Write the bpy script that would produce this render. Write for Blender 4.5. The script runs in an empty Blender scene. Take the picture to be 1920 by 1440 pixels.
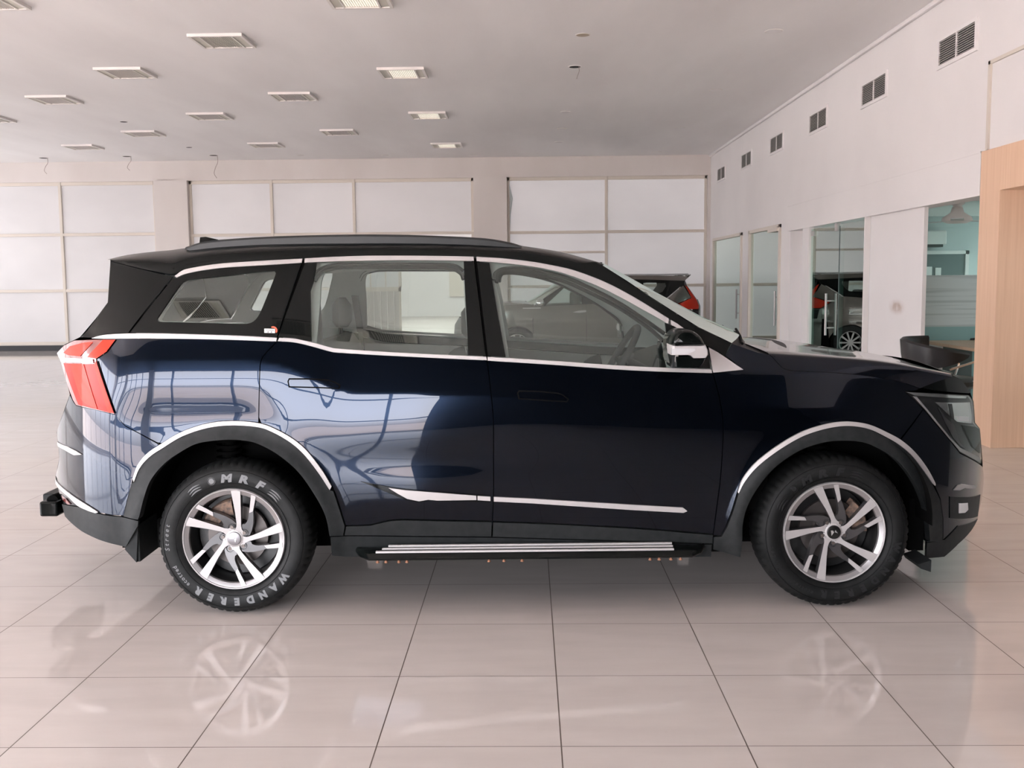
import bpy, bmesh, math, random
from mathutils import Vector, Matrix, geometry
random.seed(7)
SC = bpy.context.scene
COL = SC.collection
PI = math.pi

# ------------------------------------------------------------------ camera
FPX, YAW, PIT, ROL, CH = 1945.186, .0162287, .1002569, -.0095431, 1.504866
def cam_basis():
    f = Vector((-math.sin(YAW)*math.cos(PIT), math.cos(YAW)*math.cos(PIT), -math.sin(PIT)))
    r = Vector((math.cos(YAW), math.sin(YAW), 0)); u = r.cross(f)
    c, s = math.cos(ROL), math.sin(ROL)
    return c*r+s*u, c*u-s*r, f
CR, CU, CF = cam_basis()
CPOS = Vector((0, 0, CH))
cd = bpy.data.cameras.new('camera'); cam = bpy.data.objects.new('camera', cd); COL.objects.link(cam)
cd.sensor_width = 36.0; cd.lens = 36.0*FPX/1920.0; cd.clip_end = 200; cd.clip_start = .05
m3 = Matrix((CR, CU, -CF)).transposed()
cam.matrix_world = Matrix.Translation(CPOS) @ m3.to_4x4()
SC.camera = cam
def ray(px, py): return CF + CR*((px-960)/FPX) - CU*((py-720)/FPX)
def onY(px, py, y): d = ray(px, py); return CPOS + d*(y/d.y)
def onZ(px, py, z): d = ray(px, py); return CPOS + d*((z-CH)/d.z)
def onX(px, py, x): d = ray(px, py); return CPOS + d*(x/d.x)

# ------------------------------------------------------------------ materials
def mat(name, col, rough=.5, metal=0.0, coat=0.0, coat_rough=.03, spec=.5, emit=None, estr=1.0, trans=0.0):
    m = bpy.data.materials.new(name); m.use_nodes = True
    b = m.node_tree.nodes['Principled BSDF']
    b.inputs['Base Color'].default_value = (*col, 1); b.inputs['Roughness'].default_value = rough
    b.inputs['Metallic'].default_value = metal; b.inputs['Coat Weight'].default_value = coat
    b.inputs['Coat Roughness'].default_value = coat_rough; b.inputs['Specular IOR Level'].default_value = spec
    b.inputs['Transmission Weight'].default_value = trans
    if emit: b.inputs['Emission Color'].default_value = (*emit, 1); b.inputs['Emission Strength'].default_value = estr
    return m
def nodes(m): return m.node_tree.nodes, m.node_tree.links, m.node_tree.nodes['Principled BSDF']
def noise_mix(m, c1, c2, scale=(4,4,4), detail=4, coord='Object', lo=.35, hi=.65, bump=0.0, rough=None):
    N, L, B = nodes(m)
    tc = N.new('ShaderNodeTexCoord'); mp = N.new('ShaderNodeMapping'); mp.inputs['Scale'].default_value = scale
    nz = N.new('ShaderNodeTexNoise'); nz.inputs['Scale'].default_value = 1; nz.inputs['Detail'].default_value = detail
    rp = N.new('ShaderNodeValToRGB'); rp.color_ramp.elements[0].position = lo; rp.color_ramp.elements[1].position = hi
    rp.color_ramp.elements[0].color = (*c1, 1); rp.color_ramp.elements[1].color = (*c2, 1)
    L.new(tc.outputs[coord], mp.inputs['Vector']); L.new(mp.outputs['Vector'], nz.inputs['Vector'])
    L.new(nz.outputs['Fac'], rp.inputs['Fac']); L.new(rp.outputs['Color'], B.inputs['Base Color'])
    if bump:
        bp = N.new('ShaderNodeBump'); bp.inputs['Strength'].default_value = bump; bp.inputs['Distance'].default_value = .02
        L.new(nz.outputs['Fac'], bp.inputs['Height']); L.new(bp.outputs['Normal'], B.inputs['Normal'])
    return m
def glass(name, tint, refl=1.0, minr=.05, rough=0.0):
    m = bpy.data.materials.new(name); m.use_nodes = True
    N, L = m.node_tree.nodes, m.node_tree.links
    N.remove(N['Principled BSDF']); out = N['Material Output']
    tr = N.new('ShaderNodeBsdfTransparent'); tr.inputs['Color'].default_value = (*tint, 1)
    gl = N.new('ShaderNodeBsdfGlossy'); gl.inputs['Roughness'].default_value = rough; gl.inputs['Color'].default_value = (.84, .95, .90, 1)
    fr = N.new('ShaderNodeFresnel'); fr.inputs['IOR'].default_value = 1.5
    mu = N.new('ShaderNodeMath'); mu.operation = 'MULTIPLY_ADD'; mu.inputs[1].default_value = refl; mu.inputs[2].default_value = minr; mu.use_clamp = True
    mx = N.new('ShaderNodeMixShader')
    L.new(fr.outputs['Fac'], mu.inputs[0]); L.new(mu.outputs['Value'], mx.inputs['Fac'])
    L.new(tr.outputs[0], mx.inputs[1]); L.new(gl.outputs[0], mx.inputs[2]); L.new(mx.outputs[0], out.inputs['Surface'])
    return m

M = {}
M['paint'] = mat('midnight_blue_paint', (.0030, .0068, .0155), .145, .92, .60, .01, .5)
M['gloss_black'] = mat('gloss_black', (.0022, .0032, .003), .3, 0, .36, .02, .02)
M['cladding'] = noise_mix(mat('black_plastic', (.03, .032, .034), .5, spec=.2), (.013, .015, .0155), (.020, .022, .0225), (30, 30, 30))
M['seal'] = mat('black_rubber_seal', (.004, .004, .0045), .7, spec=.15)
M['chrome'] = mat('satin_aluminium', (.50, .48, .475), .5, .5)
M['bright'] = mat('bright_chrome', (.85, .85, .86), .06, 1)
M['glass'] = glass('car_glass', (.80, .86, .83), 1.6, .05)
M['windshield'] = glass('windshield_glass', (.72, .78, .76), 1.9, .05)
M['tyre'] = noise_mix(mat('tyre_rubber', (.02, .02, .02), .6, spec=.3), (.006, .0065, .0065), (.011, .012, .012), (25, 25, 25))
M['tyre_dark'] = noise_mix(mat('tyre_rubber_clean_shaded', (.012, .012, .012), .6, spec=.2), (.0045, .005, .005), (.008, .0085, .0085), (25, 25, 25))  # darker copy for the front wheel: cleaner rubber, plus its shade painted in
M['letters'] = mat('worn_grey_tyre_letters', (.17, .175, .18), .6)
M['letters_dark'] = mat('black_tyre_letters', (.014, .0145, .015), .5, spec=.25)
M['alloy'] = mat('machined_alloy', (.45, .433, .43), .55, .45)
M['alloy_dark'] = mat('grey_painted_alloy', (.06, .058, .06), .35, .4, .5)
M['rim_lip'] = mat('grey_rim_lip', (.30, .285, .285), .3, .6, .3)
M['barrel'] = mat('dark_rim_barrel', (.012, .012, .012), .4)
M['steel'] = mat('brake_steel', (.08, .07, .066), .4, .6)
M['rust'] = noise_mix(mat('rusted_iron', (.18, .12, .09), .75, .2), (.10, .08, .07), (.28, .18, .13), (60, 60, 60))
M['nut'] = mat('lug_steel', (.13, .11, .10), .45, .6)
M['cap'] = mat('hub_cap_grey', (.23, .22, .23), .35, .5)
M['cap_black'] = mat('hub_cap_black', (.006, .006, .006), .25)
M['logo'] = mat('logo_silver', (.85, .84, .84), .2, .8)
M['red'] = mat('red_lens', (.56, .03, .011), .3, 0, .12, .05, .1)
M['red_dark'] = mat('dark_red_lens', (.16, .018, .014), .15, 0, 1, .02)
M['red_deep'] = mat('deep_red_lens', (.36, .016, .008), .3, 0, .12, .05, .1)
M['clear_lens'] = mat('clear_white_lens', (.80, .80, .82), .1, .3, 1)
M['head_glass'] = glass('headlamp_cover', (.95, .96, .96), .45, .0)
M['lamp_black'] = mat('lamp_black', (.012, .012, .013), .25, 0, .6)
M['lamp_silver'] = mat('lamp_reflector', (.8, .8, .8), .12, 1)
M['int_grey'] = mat('interior_grey_trim', (.46, .48, .46), .75)
M['int_light'] = mat('interior_light_trim', (.62, .60, .57), .7)
M['int_dark'] = mat('interior_dark_trim', (.035, .037, .038), .65)
M['seat'] = mat('seat_leather', (.10, .10, .10), .5)
M['under'] = mat('underbody_black', (.004, .004, .004), .9, spec=.05)
M['orange'] = mat('orange_rust', (.35, .16, .09), .7)
M['sticker'] = mat('white_sticker', (.8, .8, .8), .5)
M['sticker_red'] = mat('orange_red_sticker', (.75, .12, .06), .5)
M['mirror'] = mat('mirror_glass', (.9, .92, .92), .02, 1)

# room materials
M['wall'] = noise_mix(mat('white_painted_wall', (.73, .69, .68), .65), (.80, .775, .77), (.85, .825, .82), (.6, .6, .6), 5)
M['ceil'] = mat('painted_ceiling', (.70, .645, .635), .8)
noise_mix(M['ceil'], (.855, .832, .826), (.945, .928, .922), (.8, .2, .5), 5, bump=.22)
M['trimw'] = mat('cream_frame_paint', (.70, .64, .57), .45)
M['frost'] = noise_mix(mat('frosted_film_pane', (.76, .74, .75), .35, emit=(.94, .92, .95), estr=.07), (.66, .645, .65), (.73, .715, .72), (.5, .5, .8), 3)
M['pillar'] = noise_mix(mat('pillar_paint', (.70, .655, .625), .6), (.68, .63, .60), (.73, .685, .66), (1, 1, .4))
M['skirt'] = mat('dark_skirting', (.03, .032, .035), .5)
M['wood'] = mat('light_oak_laminate', (.72, .45, .28), .42)
def wood_nodes(m, c1, c2):
    N, L, B = nodes(m)
    tc = N.new('ShaderNodeTexCoord'); mp = N.new('ShaderNodeMapping'); mp.inputs['Scale'].default_value = (30, 30, .7)
    nz = N.new('ShaderNodeTexNoise'); nz.inputs['Scale'].default_value = 1.6; nz.inputs['Detail'].default_value = 6; nz.inputs['Roughness'].default_value = .6
    rp = N.new('ShaderNodeValToRGB'); rp.color_ramp.elements[0].position = .3; rp.color_ramp.elements[1].position = .7
    rp.color_ramp.elements[0].color = (*c1, 1); rp.color_ramp.elements[1].color = (*c2, 1)
    L.new(tc.outputs['Object'], mp.inputs['Vector']); L.new(mp.outputs['Vector'], nz.inputs['Vector'])
    L.new(nz.outputs['Fac'], rp.inputs['Fac']); L.new(rp.outputs['Color'], B.inputs['Base Color'])
wood_nodes(M['wood'], (.78, .51, .34), (.87, .60, .425))
M['vent_dark'] = mat('vent_shadow', (.02, .021, .02), .8)
M['vent_slat'] = mat('vent_slat_paint', (.42, .40, .38), .6)
M['white'] = mat('white_plastic', (.78, .75, .73), .4)
M['lightbody'] = mat('light_fitting_paint', (.84, .80, .77), .5)
M['lamp_on'] = mat('lit_lamp_louvre', (.8, .78, .7), .5, emit=(1, .93, .78), estr=.55)
M['lamp_off'] = mat('unlit_lamp_louvre', (.66, .64, .56), .5)
M['lamp_dim'] = mat('unlit_lamp_diffuser', (.76, .73, .73), .4)
M['gapdark'] = mat('dark_recess', (.02, .02, .02), .9)
M['doorglass'] = glass('door_glass', (.70, .80, .78), 2.2, .10)
M['clearglass'] = glass('clear_partition_glass', (.88, .94, .93), 1.4, .03)
M['room_grey'] = mat('office_wall', (.55, .60, .60), .7)
M['room_dark'] = mat('office_dark', (.10, .13, .13), .6)
M['leather'] = mat('black_leather', (.012, .012, .013), .32, 0, .2, .2)
M['desk'] = mat('desk_laminate', (.55, .36, .23), .35)
wood_nodes(M['desk'], (.48, .31, .20), (.58, .39, .26))
M['phone'] = mat('black_phone_plastic', (.01, .01, .011), .4)
M['screen'] = glass('teal_acrylic', (.45, .66, .66), 1.0, .05)
M['grey_paint'] = mat('grey_metallic_paint', (.150, .138, .126), .32, .7, 1.0, .03)
M['corrug'] = mat('pale_metal_cladding', (.60, .56, .53), .5)
M['facade'] = mat('dark_facade_frame', (.05, .05, .055), .4)
M['pave'] = noise_mix(mat('outside_paving', (.48, .40, .36), .8), (.38, .30, .265), (.46, .38, .34), (1.2, 1.2, 1), 4)
M['concrete'] = noise_mix(mat('annex_floor', (.5, .46, .43), .35), (.50, .45, .42), (.57, .52, .49), (.5, .5, 1), 4)
M['wire'] = mat('loose_wire', (.35, .28, .26), .6)

def floor_material():
    m = mat('polished_beige_tiles', (.56, .47, .43), .07, 0, 0, .02, .5)
    N, L, B = nodes(m)
    tc = N.new('ShaderNodeTexCoord'); sp = N.new('ShaderNodeSeparateXYZ'); L.new(tc.outputs['Object'], sp.inputs[0])
    def mth(op, a, b=None, c=None):
        n = N.new('ShaderNodeMath'); n.operation = op
        for i, v in enumerate((a, b, c)):
            if v is None: continue
            if isinstance(v, (int, float)): n.inputs[i].default_value = v
            else: L.new(v, n.inputs[i])
        return n.outputs[0]
    T = .6
    masks = []; cells = []
    for k, o0 in ((0, .09627), (1, 3.22583-6.0)):
        u = mth('DIVIDE', mth('SUBTRACT', sp.outputs[k], o0), T)
        cells.append(mth('FLOOR', u)); fr = mth('FRACT', u)
        e = mth('MINIMUM', fr, mth('SUBTRACT', 1, fr))
        masks.append(mth('LESS_THAN', e, .0036 if k == 0 else .0030))
    g = mth('MAXIMUM', masks[0], masks[1])
    cb = N.new('ShaderNodeCombineXYZ'); L.new(cells[0], cb.inputs[0]); L.new(cells[1], cb.inputs[1])
    wn = N.new('ShaderNodeTexWhiteNoise'); L.new(cb.outputs[0], wn.inputs['Vector'])
    nz = N.new('ShaderNodeTexNoise'); mp = N.new('ShaderNodeMapping'); mp.inputs['Scale'].default_value = (2.2, 9, 1)
    va = N.new('ShaderNodeVectorMath'); va.operation = 'ADD'
    sc = N.new('ShaderNodeVectorMath'); sc.operation = 'SCALE'; sc.inputs['Scale'].default_value = 13.0
    L.new(wn.outputs['Color'], sc.inputs[0]); L.new(tc.outputs['Object'], va.inputs[0]); L.new(sc.outputs[0], va.inputs[1])
    L.new(va.outputs[0], mp.inputs['Vector']); L.new(mp.outputs[0], nz.inputs['Vector']); nz.inputs['Scale'].default_value = 1; nz.inputs['Detail'].default_value = 5
    rp = N.new('ShaderNodeValToRGB'); rp.color_ramp.elements[0].position = .3; rp.color_ramp.elements[1].position = .72
    rp.color_ramp.elements[0].color = (.560, .510, .478, 1); rp.color_ramp.elements[1].color = (.612, .562, .528, 1)
    L.new(nz.outputs['Fac'], rp.inputs['Fac'])
    mx = N.new('ShaderNodeMix'); mx.data_type = 'RGBA'; L.new(g, mx.inputs['Factor']); L.new(rp.outputs[0], mx.inputs['A']); mx.inputs['B'].default_value = (.10, .075, .06, 1)
    L.new(mx.outputs['Result'], B.inputs['Base Color'])
    rr = mth('MULTIPLY_ADD', g, .5, .06); L.new(rr, B.inputs['Roughness'])
    return m
M['floor'] = floor_material()

# ------------------------------------------------------------------ object helpers
def link(name, me, mats, parent=None):
    o = bpy.data.objects.new(name, me); COL.objects.link(o)
    for mm in (mats if isinstance(mats, (list, tuple)) else [mats]): me.materials.append(M[mm])
    if parent is not None: o.parent = parent
    return o
def from_bm(name, bm, mats, parent=None, smooth=False, bevel=0.0, seg=2):
    bmesh.ops.recalc_face_normals(bm, faces=bm.faces[:])
    if bevel:
        es = [e for e in bm.edges if len(e.link_faces) == 2 and e.calc_face_angle(0) > .6]
        bmesh.ops.bevel(bm, geom=es, offset=bevel, segments=seg, profile=.5, affect='EDGES', clamp_overlap=True)
    me = bpy.data.meshes.new(name); bm.to_mesh(me); bm.free()
    if smooth:
        me.polygons.foreach_set('use_smooth', [True]*len(me.polygons)); me.set_sharp_from_angle(angle=math.radians(40))
    return link(name, me, mats, parent)
def bx(bm, x0, x1, y0, y1, z0, z1, mi=0, mtx=None):
    vs = [bm.verts.new(Vector(p) if mtx is None else mtx @ Vector(p)) for p in
          ((x0,y0,z0),(x1,y0,z0),(x1,y1,z0),(x0,y1,z0),(x0,y0,z1),(x1,y0,z1),(x1,y1,z1),(x0,y1,z1))]
    for f in ((0,3,2,1),(4,5,6,7),(0,1,5,4),(1,2,6,5),(2,3,7,6),(3,0,4,7)):
        bm.faces.new([vs[i] for i in f]).material_index = mi
def box(name, b, m, parent=None, bevel=0.0):
    bm = bmesh.new(); bx(bm, *b); return from_bm(name, bm, m, parent, bevel=bevel)
def grid_faces(bm, rows, closed=False, mi=0, cap=False):
    R = [[bm.verts.new(p) for p in r] for r in rows]
    n = len(R[0])
    for i in range(len(R)-1):
        for j in range(n if closed else n-1):
            a, b, c, d = R[i][j], R[i][(j+1) % n], R[i+1][(j+1) % n], R[i+1][j]
            try: bm.faces.new((a, b, c, d)).material_index = mi
            except ValueError: pass
    if cap:
        for r in (R[0], R[-1]):
            try: bm.faces.new(r).material_index = mi
            except ValueError: pass
    return R
def tube(bm, pts, rad, seg=10, mi=0, closed=False, scale=None):
    pts = [Vector(p) for p in pts]; n = len(pts); rows = []; up = Vector((0, 0, 1)); prev = None
    for i, p in enumerate(pts):
        if closed: t = pts[(i+1) % n]-pts[i-1]
        else: t = pts[min(i+1, n-1)]-pts[max(i-1, 0)]
        t.normalize()
        a = prev if prev is not None else (up if abs(t.z) < .9 else Vector((1, 0, 0)))
        a = a - t*a.dot(t); a.normalize(); b = t.cross(a); prev = a
        r = rad[i] if isinstance(rad, (list, tuple)) else rad
        rows.append([p + a*(math.cos(2*PI*k/seg)*r) + b*(math.sin(2*PI*k/seg)*r) for k in range(seg)])
    if closed: rows.append(rows[0])
    grid_faces(bm, rows, True, mi, cap=not closed)
def cyl(bm, p0, p1, r, seg=16, mi=0, r1=None): tube(bm, [p0, p1], [r, r if r1 is None else r1], seg, mi)
def empty(name, loc=(0, 0, 0), rz=0, parent=None):
    o = bpy.data.objects.new(name, None); COL.objects.link(o); o.location = loc; o.rotation_euler = (0, 0, rz); o.empty_display_size = .1
    if parent is not None: o.parent = parent
    return o
def tag(o, label, cat, group=None):
    o['label'] = label; o['category'] = cat
    if group: o['group'] = group
    return o
def struct(o): o['kind'] = 'structure'; return o
def copy_tree(o, parent=None):
    c = o.copy(); COL.objects.link(c)
    if parent is not None: c.parent = parent
    for ch in list(o.children): copy_tree(ch, c)
    return c
def text_mesh(body, size, extrude=.001, offset=0.0, shear=0.0):
    cu = bpy.data.curves.new('t', 'FONT'); cu.body = body; cu.size = size; cu.extrude = extrude; cu.offset = offset; cu.shear = shear
    cu.align_x = 'CENTER'; cu.align_y = 'CENTER'; cu.resolution_u = 3
    o = bpy.data.objects.new('t', cu); COL.objects.link(o)
    dg = bpy.context.evaluated_depsgraph_get(); me = bpy.data.meshes.new_from_object(o.evaluated_get(dg))
    bpy.data.objects.remove(o); bpy.data.curves.remove(cu)
    return me
def catmull(pts, n=6, closed=False):
    P = [Vector(p) for p in pts]; out = []
    m = len(P)
    for i in range(m if closed else m-1):
        p1, p2 = P[i], P[(i+1) % m]
        p0 = P[i-1] if (closed or i > 0) else p1*2-p2
        p3 = P[(i+2) % m] if (closed or i+2 < m) else p2*2-p1
        for k in range(n):
            t = k/n
            out.append(.5*((2*p1)+(p2-p0)*t+(2*p0-5*p1+4*p2-p3)*t*t+(3*p1-p0-3*p2+p3)*t**3))
    if not closed: out.append(P[-1].copy())
    return out
def cv(pts, n=6): return [(p.x, p.y) for p in catmull([(a, b, 0) for a, b in pts], n)]
def lerp_tab(tab, x):
    if x <= tab[0][0]: return tab[0][1]
    for (x0, v0), (x1, v1) in zip(tab, tab[1:]):
        if x <= x1:
            t = (x-x0)/(x1-x0); return v0+(v1-v0)*t
    return tab[-1][1]
def smooth_tab(tab, n=8):
    return [(p.x, p.y) for p in catmull([(a, b, 0) for a, b in tab], n)]
def in_poly(x, y, poly):
    c = False; n = len(poly); j = n-1
    for i in range(n):
        xi, yi = poly[i]; xj, yj = poly[j]
        if (yi > y) != (yj > y) and x < (xj-xi)*(y-yi)/(yj-yi)+xi: c = not c
        j = i
    return c
def seg_dist(x, y, poly):
    best = 1e9; n = len(poly)
    for i in range(n):
        ax, ay = poly[i]; b0, b1 = poly[(i+1) % n]; dx, dy = b0-ax, b1-ay
        l = dx*dx+dy*dy; t = 0 if l == 0 else max(0, min(1, ((x-ax)*dx+(y-ay)*dy)/l))
        d = (x-ax-t*dx)**2+(y-ay-t*dy)**2
        if d < best: best = d
    return math.sqrt(best)
def area2(p): return sum(p[i-1][0]*p[i][1]-p[i][0]*p[i-1][1] for i in range(len(p)))
def dens(poly, step):
    out = []; n = len(poly)
    for i in range(n):
        a, b = poly[i], poly[(i+1) % n]; d = math.hypot(b[0]-a[0], b[1]-a[1])
        if d < 1e-5: continue
        k = max(1, int(d/step+.5))
        for t in range(k): out.append((a[0]+(b[0]-a[0])*t/k, a[1]+(b[1]-a[1])*t/k))
    res = []
    for p in out:
        if not res or math.hypot(p[0]-res[-1][0], p[1]-res[-1][1]) > step*.25: res.append(p)
    return res
def inset_poly(p, d):
    if d == 0: return p
    if area2(p) < 0: p = p[::-1]
    n = len(p); out = []
    for i in range(n):
        a, b, c = p[i-1], p[i], p[(i+1) % n]
        e1 = Vector((b[0]-a[0], b[1]-a[1])).normalized(); e2 = Vector((c[0]-b[0], c[1]-b[1])).normalized()
        n1 = Vector((-e1.y, e1.x)); n2 = Vector((-e2.y, e2.x)); s = n1+n2
        if s.length < .3: s = n1
        s.normalize(); k = d/max(.5, s.dot(n1)); out.append((b[0]+s.x*k, b[1]+s.y*k))
    return out

# ------------------------------------------------------------------ body-side tracer
class Frame:
    """A vehicle's own axes: x along it, y into the body from its near flank, z up."""
    def __init__(s, ox, oy, ang, surf, width):
        s.o = Vector((ox, oy, 0)); s.a = ang; s.surf = surf; s.w = width
        R = Matrix.Rotation(-ang, 3, 'Z'); s.R = R; s.c = R @ (CPOS-s.o)
    def P(s, px, py, y=0.0):
        d = s.R @ ray(px, py); t = (y-s.c.y)/d.y; return s.c+d*t
    def S(s, px, py, off=0.0):
        d = s.R @ ray(px, py); d = d/d.y
        def g(y):
            p = s.c+d*(y-s.c.y); return y-s.surf(p.x, p.z)-off
        y0 = -.25; best = (1e9, 0); g0 = g(y0); y = y0
        while y < 1.0:
            y1 = y+.02; g1 = g(y1)
            if abs(g1) < best[0]: best = (abs(g1), y1)
            if g0 < 0 <= g1:
                a, b = y, y1
                for _ in range(30):
                    mm = (a+b)/2
                    if g(mm) < 0: a = mm
                    else: b = mm
                p = s.c+d*(a-s.c.y); return (p.x, p.z)
            y, g0 = y1, g1
        p = s.c+d*(best[1]-s.c.y); return (p.x, p.z)
    def tr(s, pts, off=0.0): return [s.S(a, b, off) for a, b in pts]
    def panel(s, name, poly, mats, parent, off=0.0, inset=.002, depth=.018, step=.02, holes=(), far=True, world=True, edge=.004):
        """A body panel: outline in (x, z) on the flank, both flanks."""
        objs = []
        poly = [tuple(p) for p in poly]
        if area2(poly) < 0: poly = poly[::-1]
        poly = dens(inset_poly(dens(poly, step*.6), inset), step*.6)
        hl = []
        for h in holes:
            h = list(h)
            if area2(h) > 0: h = h[::-1]
            hl.append(dens(h, step*.6))
        xs = [p[0] for p in poly]; zs = [p[1] for p in poly]
        pts = [Vector(p) for p in poly]; edges = [(i, (i+1) % len(poly)) for i in range(len(poly))]
        loops = [list(range(len(poly)))]
        for h in hl:
            b = len(pts); pts += [Vector(p) for p in h]; edges += [(b+i, b+(i+1) % len(h)) for i in range(len(h))]
            loops.append(list(range(b, b+len(h))))
        z = min(zs); r = 0
        while z < max(zs):
            x = min(xs)+(step*.5 if r % 2 else 0)
            while x < max(xs):
                if in_poly(x, z, poly) and seg_dist(x, z, poly) > step*.45 and not any(in_poly(x, z, h) or seg_dist(x, z, h) < step*.45 for h in hl):
                    pts.append(Vector((x, z)))
                x += step
            z += step*.866; r += 1
        vo, eo, fo, ov, oe, of = geometry.delaunay_2d_cdt(pts, edges, [], 0, 1e-6, True)
        faces = []
        for f in fo:
            cx = sum(vo[i].x for i in f)/len(f); cz = sum(vo[i].y for i in f)/len(f)
            if in_poly(cx, cz, poly) and not any(in_poly(cx, cz, h) for h in hl): faces.append(list(f))
        back = {}
        for k, lst in enumerate(ov):
            for q in lst: back[q] = k
        for side in ((0, 1) if far else (0,)):
            V = []; NR = []; F = []; LN = []
            e = .0015
            for v in vo:
                y = s.surf(v.x, v.y)+off
                gx = (s.surf(v.x+e, v.y)-s.surf(v.x-e, v.y))/(2*e); gz = (s.surf(v.x, v.y+e)-s.surf(v.x, v.y-e))/(2*e)
                n = Vector((gx, -1, gz)).normalized()
                p = Vector((v.x, y, v.y))
                if side: p.y = s.w-p.y; n.y = -n.y
                V.append(p); NR.append(n)
            for f in faces:
                a, b, c = (vo[i] for i in f[:3])
                ccw = (b-a).cross(c-a) > 0
                # outward is -y on near flank
                ff = f if ccw else f[::-1]
                if side: ff = ff[::-1]
                F.append(ff); LN.append([NR[i] for i in ff])
            nf = len(F)
            for lp in loops:
                ids = [back[i] for i in lp if i in back]
                base = len(V)
                for i in ids:
                    V.append(V[i].copy())
                for i in ids:
                    p = V[i].copy(); p.y += depth*(-1 if side else 1); V.append(p)
                k = len(ids)
                for i in range(k):
                    a, b = base+i, base+(i+1) % k
                    q = [a, a+k, b+k, b] if side == 0 else [a, b, b+k, a+k]
                    fn = (V[q[1]]-V[q[0]]).cross(V[q[3]]-V[q[0]])
                    F.append(q); LN.append([fn.normalized() if fn.length > 1e-12 else Vector((0, 0, 1))]*4)
            me = bpy.data.meshes.new(name); me.from_pydata(V, [], F); me.update()
            me.polygons.foreach_set('use_smooth', [True]*len(F))
            me.normals_split_custom_set([n for l in LN for n in l])
            par = parent[side] if isinstance(parent, (list, tuple)) else parent
            objs.append(link(name, me, mats, par))
        return objs

# ================================================================== THE BLUE SUV
CW = 1.89
F0 = Frame(.0215, 4.605, .0184, lambda x, z: .03, CW)
WR = F0.P(438, 1012.5, 0.0); WF = F0.P(1566, 999.5, 0.0)
HUBZ = .348
def ptab(pts, y=.04): return sorted([(F0.P(a, b, y).x, F0.P(a, b, y).z) for a, b in pts])
ZB = smooth_tab(ptab([(110, 636), (172, 634), (241, 629), (372, 631), (519, 636), (586, 646), (635, 657), (760, 665), (911, 672), (1048, 681), (1161, 689), (1333, 696), (1395, 699), (1500, 702), (1650, 712), (1725, 728), (1800, 735)]))
ZC = smooth_tab(ptab([(90, 668), (215, 672), (350, 672), (440, 673), (490, 676), (530, 684), (565, 698), (600, 714), (632, 728), (670, 735), (760, 738), (900, 743), (1100, 752), (1345, 764), (1550, 770), (1750, 775), (1850, 790)]))
OVX, OVZ = F0.P(372, 752, .03).x, F0.P(372, 752, .03).z
def softp(u, k): # smooth max(u,0)
    return .5*(u+math.sqrt(u*u+k*k))
_HT = [0.0]
for _i in range(60): _HT.append(_HT[-1]+.004*math.exp(-((_i+.5)*.004/.088)**4))
def hollow(d):
    s = -1 if d < 0 else 1; t = min(abs(d)/.004, 59.0); i = int(t); return s*(_HT[i]+(_HT[i+1]-_HT[i])*(t-i))
def csurf(x, z):
    zb = lerp_tab(ZB, x); zc = min(lerp_tab(ZC, x), zb-.015)
    y = .012+.010*x*x
    if x > 1.15: t = (x-1.15)/1.1; y += .46*t**3.6
    if x < -1.55: t = (-x-1.55)/.75; y += .36*t**3.2
    u = zc-z
    # below the crease: slight lean-up, then tuck under
    rear = 1/(1+math.exp((x+.35)/.12))
    a = .055+.10*rear; b = .17+.10*rear-.17/(1+math.exp(max(-60, min(60, (x+1.02)/.09))))
    ul = softp(u, .004); y += -a*ul+b*ul*ul
    uu = softp(-u, .004); y += .205*uu
    h = softp(z-zb, .006)
    y += .11*h+.16*h*h
    # the haunch hollow over the rear wheel
    dx = (x-OVX)/.35
    if abs(dx) < 2: y -= .115*hollow(z-OVZ)*math.exp(-dx**6)
    # scallop across the rear door
    dx = (x+.45)/.5
    y += .012*math.exp(-dx*dx)*math.exp(-((z-.70)/.085)**2)
    # flares at the wheel arches
    for wx in (WR.x, WF.x):
        r = math.hypot(x-wx, z-HUBZ)
        y -= .024*math.exp(-((r-.43)/.055)**2)
    return y
A = Frame(.0215, 4.605, .0184, csurf, CW)
car = empty('suv', (A.o.x, A.o.y, 0), A.a)
tag(car, 'midnight blue SUV with black roof and silver trim filling the showroom foreground', 'car')
tr = A.tr
# ---- shared lines (traced on the flank)
ARCH_R_OUT = cv([(250.6,895.6),(260,870.6),(278,849),(303.8,831.6),(341,809.7),(388,794),(435,788.8),(483.4,792.5),(513,801.9),(547.5,820.6),(575.6,844),(603.8,880),(622.5,911)])
ARCH_R_MID = cv([(252.5,903),(264,876),(283,855),(307,839),(343,817.5),(389,802),(435,796.8),(483.4,800),(511,809),(543.5,827.5),(570.5,851),(598,886),(619,918)])
ARCH_R_IN = cv([(263,967.5),(272.5,930),(285,898.8),(310,869),(341,847),(372.5,831.6),(419.4,825.3),(456.9,826.3),(485,833),(522.5,853.4),(560,886),(591,930),(610,967.5),(617.8,1005)])
ARCH_F_OUT = cv([(1382.5,921.9),(1391.9,896.9),(1413.8,868.8),(1451,839),(1495,812.5),(1532.5,798.4),(1570,790.6),(1601,790.6),(1632.5,796.9),(1663.8,811),(1688.8,825),(1713.8,846.9),(1735.6,875),(1751,903),(1752,910)])
ARCH_F_MID = cv([(1384,924),(1395.5,902),(1418,875),(1454,846.5),(1497,820.5),(1534,806.5),(1570,799),(1601,798.6),(1631,805),(1660.6,819),(1684,833),(1708,853.5),(1729.5,881),(1747,906)])
ARCH_F_IN = cv([(1391.9,1010),(1393,981),(1401,950),(1420,915.6),(1451,878),(1495,846.9),(1538.8,831),(1576,826.6),(1616.9,829.7),(1651,843.8),(1682.5,865.6),(1710.6,900),(1729,937.5),(1738.8,975),(1742,1012.5)])
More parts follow.
